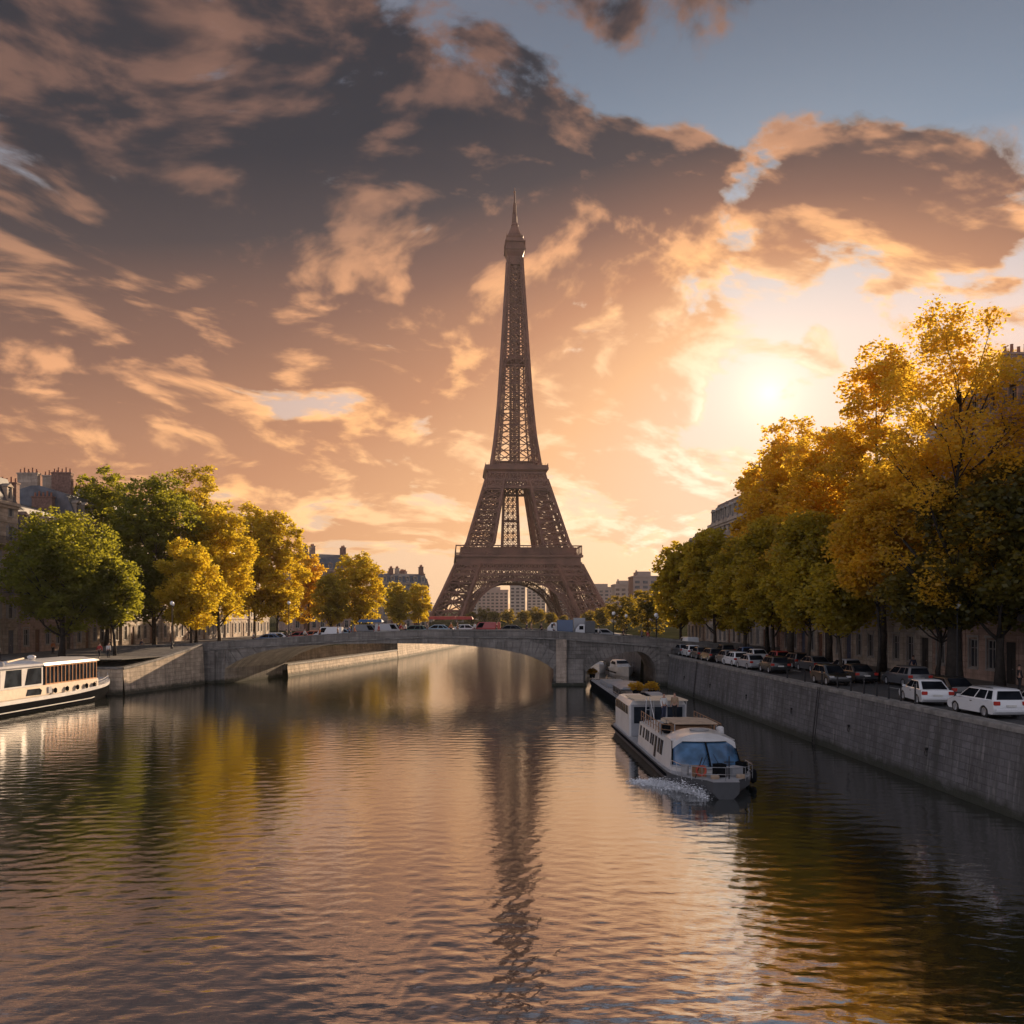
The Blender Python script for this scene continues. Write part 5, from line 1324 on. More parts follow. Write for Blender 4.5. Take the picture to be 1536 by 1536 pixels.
# ------------------------------------------------------------------ traffic on the bridge
GB = 'vehicles crossing the bridge'
def bcar(kind, paint, px, d, label, flip=False, name=None):
    Y = nearY(0) + d; x = (px - 768) / 1400 * Y
    o = car(kind, paint, (x, nearY(x) + d, btop(x) - 0.82), (math.pi if flip else 0) - 0.05, label, GB)
    if name: o.name = name
    if kind == 'van': o.scale = (0.84,) * 3
    return o
bcar('van', 'paint_car_red', 728, 3.8, 'bright red van on the bridge under the tower arch')
bcar('saloon', 'paint_car_black', 764, 4.0, 'black saloon on the bridge right of the red van')
bcar('van', 'paint_car_white', 488, 4.0, 'white van on the left half of the bridge')
bcar('hatch', 'paint_car_red', 442, 3.8, 'red hatchback on the bridge left of an orange one')
bcar('hatch', 'paint_car_orange', 463, 3.9, 'small orange hatchback on the bridge left of the white van')
bcar('saloon', 'paint_car_blue', 396, 4.0, 'blue saloon near the left end of the bridge')
bcar('hatch', 'paint_car_white', 414, 7.6, 'white hatchback in the far lane at the left of the bridge', True)
bcar('saloon', 'paint_car_paleblue', 512, 7.6, 'pale blue saloon in the far lane right of the white van', True)
bcar('van', 'paint_car_grey', 548, 7.4, 'grey blue van in the far lane below the round yellow tree', True)
bcar('van', 'paint_car_silver', 583, 7.4, 'silver van in the far lane under the small round trees', True)
bcar('saloon', 'paint_car_paleblue', 655, 3.9, 'light blue saloon on the bridge at the tower left foot')
bcar('hatch', 'paint_car_green', 618, 4.0, 'dark green hatchback on the bridge left of the light blue saloon')
bcar('saloon', 'paint_car_white', 700, 7.8, 'white saloon in the far lane left of the red van', True)
bcar('wagon', 'paint_car_silver', 905, 7.8, 'silver estate leaving the bridge on the right', True)
# box lorries over the pier
def lorry(px, d, box, label, w=3.0, h=1.85):
    Y = nearY(0) + d; x = (px - 768) / 1400 * Y; root = empty('box_lorry', (x, nearY(x) + d, btop(x) - 0.82), -0.02, label, 'lorry', 'box lorries over the bridge pier')
    mb = MB(); mb.b2(-w / 2, w / 2, -0.95, 0.95, 0.75, 0.75 + h); b_ = mb.build('cargo_box', box, root, bevel=0.03)
    mb = MB(); mb.prism([(-w / 2 - 1.35, 0.45), (-w / 2 - 0.06, 0.45), (-w / 2 - 0.06, 2.0), (-w / 2 - 0.75, 2.0), (-w / 2 - 1.3, 1.3)], -0.9, 0.9); c_ = mb.build('cab', M['paint_car_white'], root, bevel=0.04)
    mb = MB(); mb.b2(-w / 2 - 0.8, -w / 2 - 0.25, -0.912, -0.9, 1.3, 1.8); mb.build('window', M['car_glass'], c_)
    mb = MB(); mb.b2(-w / 2 - 1.2, w / 2, -0.6, 0.6, 0.35, 0.72); mb.build('chassis', M['black_trim'], root)
    for sx in (-w / 2 - 0.75, w / 2 - 0.7):
        for side in (-1, 1):
            o = bpy.data.objects.new('wheel', WHEEL); col.objects.link(o); o.parent = root; o.location = (sx, side * 0.8, 0.33); o.rotation_euler = (0, 0, 0 if side < 0 else math.pi)
            q = bpy.data.objects.new('rim', RIM); col.objects.link(q); q.parent = o
    return root
lorry(847, 3.6, M['paint_car_blue'], 'blue box lorry on the bridge directly over the pier', 2.1, 1.6)
lorry(868, 6.6, M['paint_car_silver'], 'pale box lorry right of the blue one over the pier', 1.6, 2.0)
lorry(884, 3.7, M['paint_car_black'], 'dark box lorry at the right of the three over the pier', 1.3, 1.7)
# red awninged stalls at the far side of the bridge near the tower's left foot
def stall(px, Y, lab, w=3.6, c='awning_red'):
    x = (px - 768) / 1400 * Y; root = empty('market_stall', (x, Y, btop(x) - 0.72), 0, lab, 'stall', 'awninged stalls at the tower foot')
    for sx in (-1, 1):
        for sy in (-1, 1):
            mb = MB(); mb.tube((sx * w / 2, sy * 0.9, 0), (sx * w / 2, sy * 0.9, 2.1), 0.03, n=5); mb.build('post', M['iron'], root)
    mb = MB(); mb.loft([[(-w / 2 - .2, -1.2, 2.0), (w / 2 + .2, -1.2, 2.0), (w / 2 + .2, 1.2, 2.1), (-w / 2 - .2, 1.2, 2.1)], [(-w / 2, -0.2, 2.4), (w / 2, -0.2, 2.4), (w / 2, 0.3, 2.42), (-w / 2, 0.3, 2.42)]]); mb.build('awning', M[c], root)
    mb = MB(); mb.b2(-w / 2 + .1, w / 2 - .1, -0.6, 0.5, 0.1, 0.95); mb.build('counter', M['window_wood'], root)
M['awning_red'] = plain('red_awning', (0.42, 0.06, 0.04), 0.7); M['awning_blue'] = plain('blue_awning', (0.05, 0.12, 0.25), 0.7)
stall(664, 133.2, 'stall with a pinkish red awning at the tower left foot'); stall(692, 133.4, 'right one of the two red awninged stalls', 3.0)
stall(556, 136.3, 'low blue awninged stall on the far footway below the round yellow tree', 3.2, 'awning_blue')

# ------------------------------------------------------------------ people
M['skin'] = plain('skin', (0.42, 0.24, 0.17), 0.6)
M['hair'] = plain('hair', (0.03, 0.02, 0.015), 0.7)
for nm, c in (('cloth_navy', (0.03, 0.04, 0.08)), ('cloth_red', (0.35, 0.03, 0.03)), ('cloth_white', (0.6, 0.6, 0.58)), ('cloth_grey', (0.12, 0.12, 0.13)), ('cloth_orange', (0.5, 0.15, 0.04)), ('cloth_blue', (0.06, 0.16, 0.36)), ('cloth_tan', (0.30, 0.21, 0.13)), ('cloth_black', (0.015, 0.015, 0.018))):
    M[nm] = plain(nm, c, 0.85)
def skinned(name, verts, edges, radii, mat, parent=None, sub=1):
    me = bpy.data.meshes.new(name); me.from_pydata(verts, edges, []); me.update()
    o = bpy.data.objects.new(name, me); col.objects.link(o)
    o.modifiers.new('skin', 'SKIN'); 
    for i, r_ in enumerate(radii): me.skin_vertices[0].data[i].radius = (r_, r_) if not isinstance(r_, tuple) else r_
    me.skin_vertices[0].data[0].use_root = True
    s_ = o.modifiers.new('sub', 'SUBSURF'); s_.levels = s_.render_levels = sub
    dg = bpy.context.evaluated_depsgraph_get(); dg.update(); nm = bpy.data.meshes.new_from_object(o.evaluated_get(dg))
    nm.materials.clear(); nm.materials.append(mat); nm.polygons.foreach_set('use_smooth', [True] * len(nm.polygons))
    o.modifiers.clear(); o.data = nm; nm.name = name
    if parent: o.parent = parent
    return o
def make_person(pose):
    st = {'stand': (0.09, 0.0, 0.05), 'walk': (0.10, 0.28, 0.25), 'stroll': (0.09, -0.20, -0.18)}[pose]
    hx, sw, aw = st; root = empty('person')
    V = [(0, 0, 0.94), (0, 0, 1.15), (0, 0.01, 1.36), (0, 0.01, 1.47), (0, -0.01, 1.56), (0, -0.015, 1.66), (0, 0, 1.72),
         (hx, 0, 0.86), (hx, -sw * 0.5 - 0.03, 0.48), (hx, -sw + 0.05, 0.08), (hx, -sw - 0.10, 0.03),
         (-hx, 0, 0.86), (-hx, sw * 0.5 - 0.03, 0.48), (-hx, sw + 0.05, 0.08), (-hx, sw - 0.10, 0.03),
         (0.19, 0.01, 1.38), (0.23, aw * 0.5, 1.10), (0.23, aw - 0.08, 0.86), (0.23, aw - 0.10, 0.77),
         (-0.19, 0.01, 1.38), (-0.23, -aw * 0.5, 1.10), (-0.23, -aw - 0.08, 0.86), (-0.23, -aw - 0.10, 0.77)]
    E = [(0, 1), (1, 2), (2, 3), (3, 4), (4, 5), (5, 6), (0, 7), (7, 8), (8, 9), (9, 10), (0, 11), (11, 12), (12, 13), (13, 14), (2, 15), (15, 16), (16, 17), (17, 18), (2, 19), (19, 20), (20, 21), (21, 22)]
    Rr = [(0.15, .11), (0.14, .10), (0.17, .11), 0.055, 0.08, 0.095, 0.06, 0.085, 0.058, 0.04, 0.035, 0.085, 0.058, 0.04, 0.035, 0.06, 0.045, 0.032, 0.035, 0.06, 0.045, 0.032, 0.035]
    skinned('body', V, E, Rr, M['skin'], root, 2)
    k = 1.18
    cv_ = [V[0], V[1], V[2], V[15], V[16], V[17], V[19], V[20], V[21]]; cv_[0] = (0, 0, 0.90)
    skinned('jacket', cv_, [(0, 1), (1, 2), (2, 3), (3, 4), (4, 5), (2, 6), (6, 7), (7, 8)], [(0.175, .14), (0.165, .13), (0.19, .13), 0.075, 0.058, 0.045, 0.075, 0.058, 0.045], M['cloth_navy'], root, 1)
    tv = [(0, 0, 0.97), V[7], V[8], V[9], V[11], V[12], V[13]]
    skinned('trousers', tv, [(0, 1), (1, 2), (2, 3), (0, 4), (4, 5), (5, 6)], [(0.155, .12), 0.10, 0.072, 0.06, 0.10, 0.072, 0.06], M['cloth_black'], root, 1)
    mb = MB(); mb.lathe((0, 0.015, 1.645), [(0.098, 0.0), (0.104, 0.04), (0.088, 0.09), (0.045, 0.125), (0.01, 0.13)], 12); mb.build('hair', M['hair'], root, smooth=True)
    for sx in (-1, 1):
        mb = MB(); mb.box((sx * hx, -sx * sw - 0.03, 0.035), (0.10, 0.27, 0.09)); mb.build('shoe', M['black_trim'], root, bevel=0.02)
    return root
PP = {}
CL = ['cloth_navy', 'cloth_red', 'cloth_white', 'cloth_grey', 'cloth_orange', 'cloth_blue', 'cloth_tan', 'cloth_black']
def person(pose, top, legs, loc, rz, label, group):
    key = (pose, top, legs)
    if pose not in PP: PP[pose] = o = make_person(pose)
    else: o = copy_tree(PP[pose])
    for ch in o.children:
        b_ = ch.name.split('.')[0]
        if b_ in ('jacket', 'trousers'): ch.data = ch.data.copy(); ch.data.materials[0] = M[top if b_ == 'jacket' else legs]
    place(o, loc, rz, label, group); o['category'] = 'person'; return o
GP = 'people walking on the bridge'
CN = {'cloth_navy': 'navy', 'cloth_red': 'red', 'cloth_white': 'white', 'cloth_grey': 'grey', 'cloth_orange': 'orange', 'cloth_blue': 'blue', 'cloth_tan': 'tan', 'cloth_black': 'black'}
ppl = [(372, 'cloth_navy', 'at the left end of the bridge'), (424, 'cloth_black', 'between the blue saloon and red hatchback'), (430, 'cloth_grey', 'just left of the red hatchback'), (452, 'cloth_white', 'between the red and the orange hatchback'), (475, 'cloth_orange', 'right of the orange hatchback'),
       (503, 'cloth_tan', 'right of the white van'), (521, 'cloth_blue', 'by the pale blue saloon'), (529, 'cloth_orange', 'left of the grey blue van'), (566, 'cloth_red', 'between the two far lane vans'), (600, 'cloth_red', 'right of the silver van'), (607, 'cloth_white', 'left of the dark green hatchback'),
       (640, 'cloth_grey', 'left of the light blue saloon'), (676, 'cloth_orange', 'right of the light blue saloon'), (686, 'cloth_tan', 'near the red awnings'), (712, 'cloth_white', 'left of the red van'), (745, 'cloth_red', 'just right of the red van'), (790, 'cloth_navy', 'alone right of the black saloon'), (797, 'cloth_tan', 'walking close to the lone navy figure'),
       (812, 'cloth_black', 'midway between the black saloon and the lorries'), (831, 'cloth_white', 'just left of the blue lorry'), (897, 'cloth_white', 'right of the dark lorry'), (934, 'cloth_black', 'between two globe lamps'), (961, 'cloth_grey', 'near the largest globe lamp'), (970, 'cloth_red', 'at the right end of the bridge')]
for i, (px, top, where) in enumerate(ppl):
    d = 1.2 + (i % 3) * 0.35; Y = nearY(0) + d; x = (px - 768) / 1400 * Y
    person(('walk', 'stroll', 'stand')[i % 3], top, ('cloth_black', 'cloth_navy', 'cloth_grey')[i % 3], (x, nearY(x) + d, btop(x) - 0.72), (1.57 if i % 2 else -1.57) + (i % 5) * 0.15, 'person in a %s top %s' % (CN[top], where), GP)
for i, (x, y, top, lab) in enumerate(((-49.5, 112, 'cloth_red', 'person in red on the promenade beside the near end of the wing wall'), (-48.6, 112.4, 'cloth_white', 'person in white next to the one in red by the wing wall'), (-57.2, 104, 'cloth_white', 'person in a white top under the big dark tree'), (-55, 128, 'cloth_black', 'person in black among the left bank trunks'), (-52, 131, 'cloth_navy', 'person in navy by the left bank trees near the bridge'), (-60, 122, 'cloth_orange', 'person in orange close to the ochre shopfront'))):
    z = GZ + 0.05
    person('stand' if i % 2 else 'walk', top, 'cloth_black', (x, y, z), 0.6 * i, lab, 'people on the left promenade')
for i, (Y, t_, top, lab) in enumerate(((62, 11.5, 'cloth_black', 'person in black standing by the trunk behind the white saloon'), (58, 12.0, 'cloth_red', 'person in red near a doorway behind the white cars'), (76, 11, 'cloth_navy', 'person in navy on the right pavement past the thick trunk'))):
    person('stroll' if i else 'stand', top, 'cloth_black', (wx(Y) + t_, Y, GZ + 0.13), 1.4 + i, lab, 'people on the right pavement')
# ------------------------------------------------------------------ boats
M['boat_white'] = plain('boat_white', (0.62, 0.61, 0.60), 0.35, var=0.12, scale=0.8, coat=0.3)
M['boat_grey'] = plain('boat_grey', (0.30, 0.31, 0.33), 0.4, var=0.15, scale=0.8)
M['boat_cream'] = plain('boat_cream', (0.60, 0.50, 0.38), 0.5, var=0.1)
M['boat_black'] = plain('boat_black', (0.012, 0.013, 0.015), 0.7, spec=0.0)
M['hull_grey'] = plain('hull_grey', (0.055, 0.058, 0.064), 0.55, var=0.25, scale=0.6)
M['deck_grey'] = plain('deck_grey', (0.34, 0.34, 0.35), 0.7)
M['teak'] = plain('teak', (0.26, 0.14, 0.07), 0.55, scale=5)
M['canvas_tan'] = plain('canvas_tan', (0.46, 0.34, 0.24), 0.8)
M['blue_glass'] = glassm('blue_glass', (0.05, 0.12, 0.22), 0.05, 1.0)
M['dark_glass'] = glassm('dark_glass', (0.02, 0.026, 0.035), 0.25, 0.02)
M['steel'] = plain('steel_tube', (0.45, 0.45, 0.46), 0.3, 0.8)
M['copper_frame'] = plain('copper_frame', (0.42, 0.20, 0.09), 0.4, 0.3)
M['plant_amber'] = M['leaf_amber']
M['life_red'] = plain('life_ring_red', (0.45, 0.06, 0.03), 0.6)
def hullrings(L, B, zk, zd, bow=4.0, stern=1.0, n=26, sheer=0.25, fwd=-1, flare=0.12, blunt=0.0):
    """rings from stern (+y) to bow (-y); local origin amidships at the waterline"""
    rings = []
    for i in range(n + 1):
        y = L / 2 - L * i / n; db = y + L / 2; ds = L / 2 - y
        w = B / 2 * (1 if db > bow else max(blunt, 1 - (1 - db / bow) ** 2.2)) * (1 if ds > stern else 0.86 + 0.14 * ds / stern)
        s_ = sheer * max(0, 1 - db / (bow * 2.2)) ** 2
        wb = w * (0.86 if db > bow else 0.86 - 0.5 * (1 - db / bow)); w = max(w, 0.03); wb = max(wb, 0.02)
        rings.append([(-wb * 0.7, y, zk), (-wb, y, zk + 0.35), (-w * (1 - flare * .3), y, zd * 0.5), (-w, y, zd + s_), (w, y, zd + s_), (w * (1 - flare * .3), y, zd * 0.5), (wb, y, zk + 0.35), (wb * 0.7, y, zk)])
    return rings
def rail(mb, pts, h, r_=0.02, mid=True, step=1.2):
    P = [Vector(p) for p in pts]
    for a, b in zip(P, P[1:]):
        mb.tube(a + Vector((0, 0, h)), b + Vector((0, 0, h)), r_, n=5, caps=False)
        if mid: mb.tube(a + Vector((0, 0, h * .5)), b + Vector((0, 0, h * .5)), r_ * .7, n=4, caps=False)
        n = max(1, int((b - a).length / step))
        for k in range(n + 1): q = a.lerp(b, k / n); mb.tube(q, q + Vector((0, 0, h)), r_, n=5, caps=False)
# --- the tour boat under way (bow towards the camera)
boat = empty('tour_boat', (10.35, 60.2, 0), math.atan(0.0396) * 0.6, 'white and grey tour boat under way with curved blue front window, right of centre', 'boat')
L_, B_ = 27.5, 4.5
mb = MB(); mb.loft(hullrings(L_, B_, -0.5, 0.62, bow=4.2, n=34, sheer=0.22, blunt=0.30)); mb.build('hull', M['hull_grey'], boat, smooth=True, angle=35)
mb = MB()
for sx in (-1, 1): mb.b2(sx * (B_ / 2 - 0.02) - 0.06, sx * (B_ / 2 - 0.02) + 0.06, -9.6, 12.8, 0.44, 0.60)
mb.build('rubbing_strake', M['boat_black'], boat)
mb = MB(); mb.loft([[(r[3][0] * 0.96, r[3][1], 0.635 + r[3][2] - 0.62), (r[4][0] * 0.96, r[4][1], 0.635 + r[4][2] - 0.62), (r[4][0] * 0.96, r[4][1], 0.66 + r[4][2] - 0.62), (r[3][0] * 0.96, r[3][1], 0.66 + r[3][2] - 0.62)] for r in hullrings(L_, B_, -0.5, 0.62, bow=4.2, n=34, sheer=0.22, blunt=0.30)]); mb.build('deck', M['deck_grey'], boat)
# front saloon, y from -10 (windscreen foot) to 1.8; walls lean in, roof crowned
def arc_section(y, w, z0, zs, zr, wr, n=8):
    ml = w + (wr - w) * 0.6; pts = [(-w, y, z0), (-ml, y, zs * 0.6 + z0 * 0.4), (-wr, y, zs)]
    for k in range(1, n): u = -1 + 2 * k / n; pts.append((wr * u, y, zs + (zr - zs) * (1 - abs(u) ** 2.4)))
    return pts + [(wr, y, zs), (ml, y, zs * 0.6 + z0 * 0.4), (w, y, z0)]
mb = MB()
mb.loft([arc_section(1.8, 1.98, 0.66, 2.12, 2.22, 1.82), arc_section(-6.2, 1.98, 0.66, 2.15, 2.25, 1.82), arc_section(-7.0, 1.98, 0.66, 2.25, 2.75, 1.76), arc_section(-8.9, 1.94, 0.66, 2.2, 2.68, 1.70)])
sal = mb.build('saloon', M['boat_white'], boat, smooth=True, angle=40)
# bulging nose: base ring under the screen
def nosering(z, yb, w, bulge, n=14):
    return [(w * (-1 + 2 * k / n), yb - bulge * (1 - abs(-1 + 2 * k / n) ** 2.2), z) for k in range(n + 1)]
mb = MB(); 
A = nosering(0.66, -9.3, 1.94, 1.15); Bq = nosering(0.98, -9.3, 1.93, 1.12)
mb.loft([A + [(1.9, -8.7, 0.66), (-1.9, -8.7, 0.66)], Bq + [(1.9, -8.7, 0.98), (-1.9, -8.7, 0.98)]])
mb.build('nose_panel', M['boat_white'], boat, smooth=True, angle=50)
def screen(u0, u1, z0, z1, mat, name, off=0.0, n=8):
    mb = MB(); rr = []
    for q in range(9):
        f = q / 8; z = z0 + (z1 - z0) * f; yb = -9.32 + 0.85 * ((z - 0.98) / 1.3) ** 1.3 if z > 0.98 else -9.32; w = 1.93 - 0.20 * ((z - 0.98) / 1.3); bl = 1.12 - 0.5 * ((z - 0.98) / 1.3)
        row = []
        for k in range(n + 1):
            u = u0 + (u1 - u0) * k / n; row.append((w * u, yb - bl * (1 - abs(u) ** 2.2) - off, z))
        rr.append(row)
    V = [p for r in rr for p in r]; m_ = n + 1
    mb.add(V, [(i * m_ + k, i * m_ + k + 1, (i + 1) * m_ + k + 1, (i + 1) * m_ + k) for i in range(8) for k in range(n)])
    o = mb.build(name, M[mat], boat, smooth=True, recalc=False); s_ = o.modifiers.new('thick', 'SOLIDIFY'); s_.thickness = 0.03; return o
screen(-0.97, -0.03, 1.04, 2.22, 'blue_glass', 'windscreen', 0.02); screen(0.03, 0.97, 1.04, 2.22, 'blue_glass', 'windscreen', 0.02)
for u0, u1 in ((-1.0, -0.955), (-0.025, 0.025), (0.955, 1.0)): screen(u0, u1, 0.98, 2.28, 'boat_black', 'screen_pillar', 0.035, 2)
screen(-1.0, 1.0, 0.955, 1.05, 'boat_grey', 'screen_sill', 0.06, 16); screen(-1.0, 1.0, 2.215, 2.29, 'boat_black', 'screen_header', 0.04, 16)
mb = MB()                                                     # roof brow over the screen
rows = []
for q in range(6):
    f = q / 5; yb = -8.45 + (0.0 - 0) * f
    row = []
    for k in range(17):
        u = -1 + k / 8; y_edge = -8.47 - 0.62 * (1 - abs(u) ** 2.2) - 0.10; y = y_edge + (-6.9 - y_edge) * f
        row.append((1.78 * u * (1 - 0.0 * f), y, 2.27 + (0.47 * (1 - abs(u) ** 2.4)) * (f ** 0.6) + 0.02))
    rows.append(row)
V = [p for r in rows for p in r]; mb.add(V, [(i * 17 + k, i * 17 + k + 1, (i + 1) * 17 + k + 1, (i + 1) * 17 + k) for i in range(5) for k in range(16)])
o = mb.build('roof_brow', M['boat_white'], boat, smooth=True); s_ = o.modifiers.new('thick', 'SOLIDIFY'); s_.thickness = 0.06; s_.offset = -1
mb = MB(); mb.lathe((0, -7.7, 2.72), [(0.55, 0.0), (0.56, 0.04), (0.30, 0.07), (0.05, 0.075)], 16); mb.build('roof_vent', M['deck_grey'], boat)
# windows along both sides of the saloon
for sx in (-1, 1):
    for k, (y0, y1, z0, z1) in enumerate([(-6.6, -5.95, 1.15, 1.98), (-5.75, -5.2, 1.15, 1.98), (-4.8, -4.2, 0.75, 1.98), (-3.8, -3.3, 1.3, 1.95), (-3.1, -2.6, 1.3, 1.95), (-2.1, -1.6, 1.3, 1.95), (-1.4, -0.9, 1.3, 1.95), (-0.4, 0.1, 1.3, 1.95), (0.8, 1.3, 1.3, 1.95)]):
        mb = MB(); xo = lambda z: sx * (1.98 - 0.16 * (z - 0.66) / 1.49 + 0.006)
        c = [(xo(z0), y0, z0), (xo(z0), y1, z0), (xo(z1), y1, z1), (xo(z1), y0, z1)]
        mb.loft([[(p[0] - sx * 0.03, p[1], p[2]) for p in c], [(p[0] + sx * 0.012, p[1], p[2]) for p in c]]); mb.build('side_window' if k != 2 else 'door', M['dark_glass'], boat)
# top deck: rail, awning, lockers
mb = MB(); rail(mb, [(-1.75, 1.6, 2.2), (-1.75, -5.6, 2.2), (-1.2, -6.3, 2.2)], 0.62, 0.028, step=0.8); rail(mb, [(1.75, 1.6, 2.2), (1.75, -5.6, 2.2), (1.2, -6.3, 2.2)], 0.62, 0.028, step=0.8); mb.build('railing', M['teak'], boat)
mb = MB(); mb.loft([[(-1.0, y, 2.78), (1.55, y, 2.78), (1.55, y, 2.84), (0.3, y, 2.92), (-1.0, y, 2.84)] for y in (-5.6, -4.2, -2.8)]); aw = mb.build('awning', M['canvas_tan'], boat)
for x in (-0.95, 1.5):
    for y in (-5.5, -2.9): mb = MB(); mb.tube((x, y, 2.2), (x, y, 2.8), 0.03, n=6); mb.build('post', M['steel'], aw)
mb = MB(); mb.b2(-0.9, 1.4, -4.9, -3.2, 2.24, 2.62); mb.build('seat_bank', M['teak'], boat, bevel=0.04)
mb = MB(); mb.b2(-0.6, 1.2, -1.6, 0.9, 2.24, 2.44); mb.b2(-0.5, 1.1, -1.5, 0.8, 2.445, 2.50); mb.build('skylight', M['boat_cream'], boat, bevel=0.03)
for k, (x, y, m_) in enumerate(((-1.35, -5.2, 'boat_black'), (-1.3, -4.5, 'boat_black'), (1.6, -6.0, 'boat_white'), (-1.4, -3.7, 'deck_grey'))):
    mb = MB(); mb.lathe((x, y, 2.22), [(0.20, 0), (0.23, 0.1), (0.22, 0.42), (0.12, 0.5)], 10); mb.build('drum', M[m_], boat)
mb = MB()
for sx in (-1, 1): mb.tube((-1.5 + 0.3 * (sx + 1), 1.5, 2.2), (-1.25 + 0.1 * sx, 1.9, 3.7), 0.03, n=5)
mb.tube((-1.4, 1.7, 2.9), (-1.1, 1.7, 2.9), 0.02, n=5); mb.build('mast', M['steel'], boat)
# well deck then the tall rear cabin
def rsec(y, w, z0, z1, wr):
    return [(-w, y, z0), (-w, y, z1 - 0.45), (-wr, y, z1 - 0.08), (-wr * 0.8, y, z1), (wr * 0.8, y, z1), (wr, y, z1 - 0.08), (w, y, z1 - 0.45), (w, y, z0)]
mb = MB(); mb.loft([rsec(12.6, 1.98, 0.66, 3.05, 1.7), rsec(5.2, 2.02, 0.66, 3.25, 1.78)]); rc = mb.build('rear_cabin', M['boat_white'], boat, smooth=True, angle=30)
mb = MB(); mb.loft([[(-1.72, 4.4, 3.22), (1.95, 4.4, 3.22), (1.95, 4.4, 3.30), (-1.72, 4.4, 3.32)], [(-1.72, 9.0, 3.19), (1.8, 9.0, 3.19), (1.8, 9.0, 3.25), (-1.72, 9.0, 3.26)]]); rr_ = mb.build('roof_canopy', M['boat_cream'], boat)
for x in (-0.4, 1.85): mb = MB(); mb.tube((x, 4.5, 0.66), (x, 4.5, 3.22), 0.035, n=6); mb.build('post', M['steel'], rr_)
mb = MB(); mb.b2(-1.88, 1.88, 5.12, 5.205, 0.7, 2.9); mb.build('front_bulkhead', M['boat_grey'], boat)
for k, (x0, x1) in enumerate(((-1.7, -0.6), (-0.45, 0.5), (0.65, 1.7))): mb = MB(); mb.b2(x0, x1, 5.09, 5.118, 1.6 if k != 1 else 0.75, 2.75); mb.build('cabin_window' if k != 1 else 'door', M['dark_glass'], boat)
for sx in (-1, 1):
    for k in range(5):
        y0 = 5.9 + k * 1.3; mb = MB(); c = [(sx * 2.02, y0, 2.15), (sx * 2.02, y0 + 1.05, 2.15), (sx * 2.0, y0 + 1.05, 2.74), (sx * 2.0, y0, 2.74)]
        mb.loft([[(p[0] - sx * 0.06, p[1], p[2]) for p in c], [(p[0] + sx * 0.02, p[1], p[2]) for p in c]]); mb.build('side_window', M['dark_glass'], boat)
mb = MB(); mb.b2(0.1, 1.2, 8.3, 11.3, 3.2, 3.30); mb.build('hatch', M['deck_grey'], boat, bevel=0.02); mb = MB(); mb.b2(-0.4, 0.0, 6.3, 11.0, 3.22, 3.27); mb.build('roof_strip', M['boat_black'], boat)
# foredeck gear
mb = MB(); rail(mb, [(-2.0, -9.9, 0.66), (-1.85, -11.8, 0.72), (-1.1, -13.2, 0.82), (0, -13.6, 0.86), (1.1, -13.2, 0.82), (1.85, -11.8, 0.72), (2.0, -9.9, 0.66)], 0.7, 0.016, step=0.7); mb.build('bow_rail', M['steel'], boat)
for k, (x, y, s_, m_) in enumerate(((-0.9, -11.6, (0.7, 0.5, 0.55), 'teak'), (0.1, -11.9, (0.55, 0.5, 0.7), 'boat_black'), (0.95, -11.5, (0.8, 0.6, 0.5), 'boat_grey'), (1.5, -10.9, (0.4, 0.5, 0.65), 'boat_black'), (-1.5, -11.0, (0.35, 0.35, 0.5), 'deck_grey'))):
    mb = MB(); mb.box((x, y, 0.72 + s_[2] / 2), s_, 0.3 * k); mb.box((x, y, 0.72 + s_[2] + 0.03), (s_[0] * 1.08, s_[1] * 1.08, 0.05), 0.3 * k); mb.build('deck_locker', M[m_], boat, bevel=0.02)
mb = MB()
for k in range(16):
    a0, a1 = k * math.pi / 8, (k + 1) * math.pi / 8; mb.tube((-0.95 + 0.24 * math.cos(a0), -12.35, 1.2 + 0.24 * math.sin(a0)), (-0.95 + 0.24 * math.cos(a1), -12.35, 1.2 + 0.24 * math.sin(a1)), 0.055, n=6, caps=False)
mb.build('life_ring', M['life_red'], boat, smooth=True)
for k, (x, y) in enumerate(((-0.3, -12.6), (1.1, -12.3))):
    mb = MB()
    for q in range(4): mb.lathe((x, y, 0.80 + q * 0.05), [(0.20, 0), (0.24, 0.02), (0.20, 0.05)], 12)
    mb.build('rope_coil', M['canvas_tan'], boat)
for sx in (-1, 1):
    mb = MB(); mb.tube((sx * 0.5, -10.5, 1.08), (sx * 0.15, -10.3, 1.75), 0.015, n=4); mb.build('wiper', M['boat_black'], boat)
mb = MB(); mb.tube((-1.25, -12.3, 0.8), (-0.9, -12.4, 1.9), 0.03, n=5); mb.tube((0.4, -12.7, 0.8), (0.4, -12.7, 2.0), 0.03, n=5); mb.tube((0.15, -12.7, 1.7), (0.65, -12.7, 1.7), 0.025, n=5); mb.build('jackstaff', M['iron'], boat)
for k, y in enumerate((-9.8, -8.6)): mb = MB(); mb.lathe((2.45, y, 0.5), [(0.05, -0.4), (0.2, -0.3), (0.22, 0.1), (0.17, 0.28), (0.04, 0.36)], 10); mb.build('fender', M['boat_black'], boat, smooth=True)
person('stand', 'cloth_white', 'cloth_navy', (10.2, 62.7, 2.2), 0.4, 'person in white standing on the top deck of the moving tour boat', 'people aboard the moving tour boat')
person('stand', 'cloth_tan', 'cloth_black', (11.0, 63.1, 2.2), -0.5, 'person in tan beside the one in white on the tour boat', 'people aboard the moving tour boat')
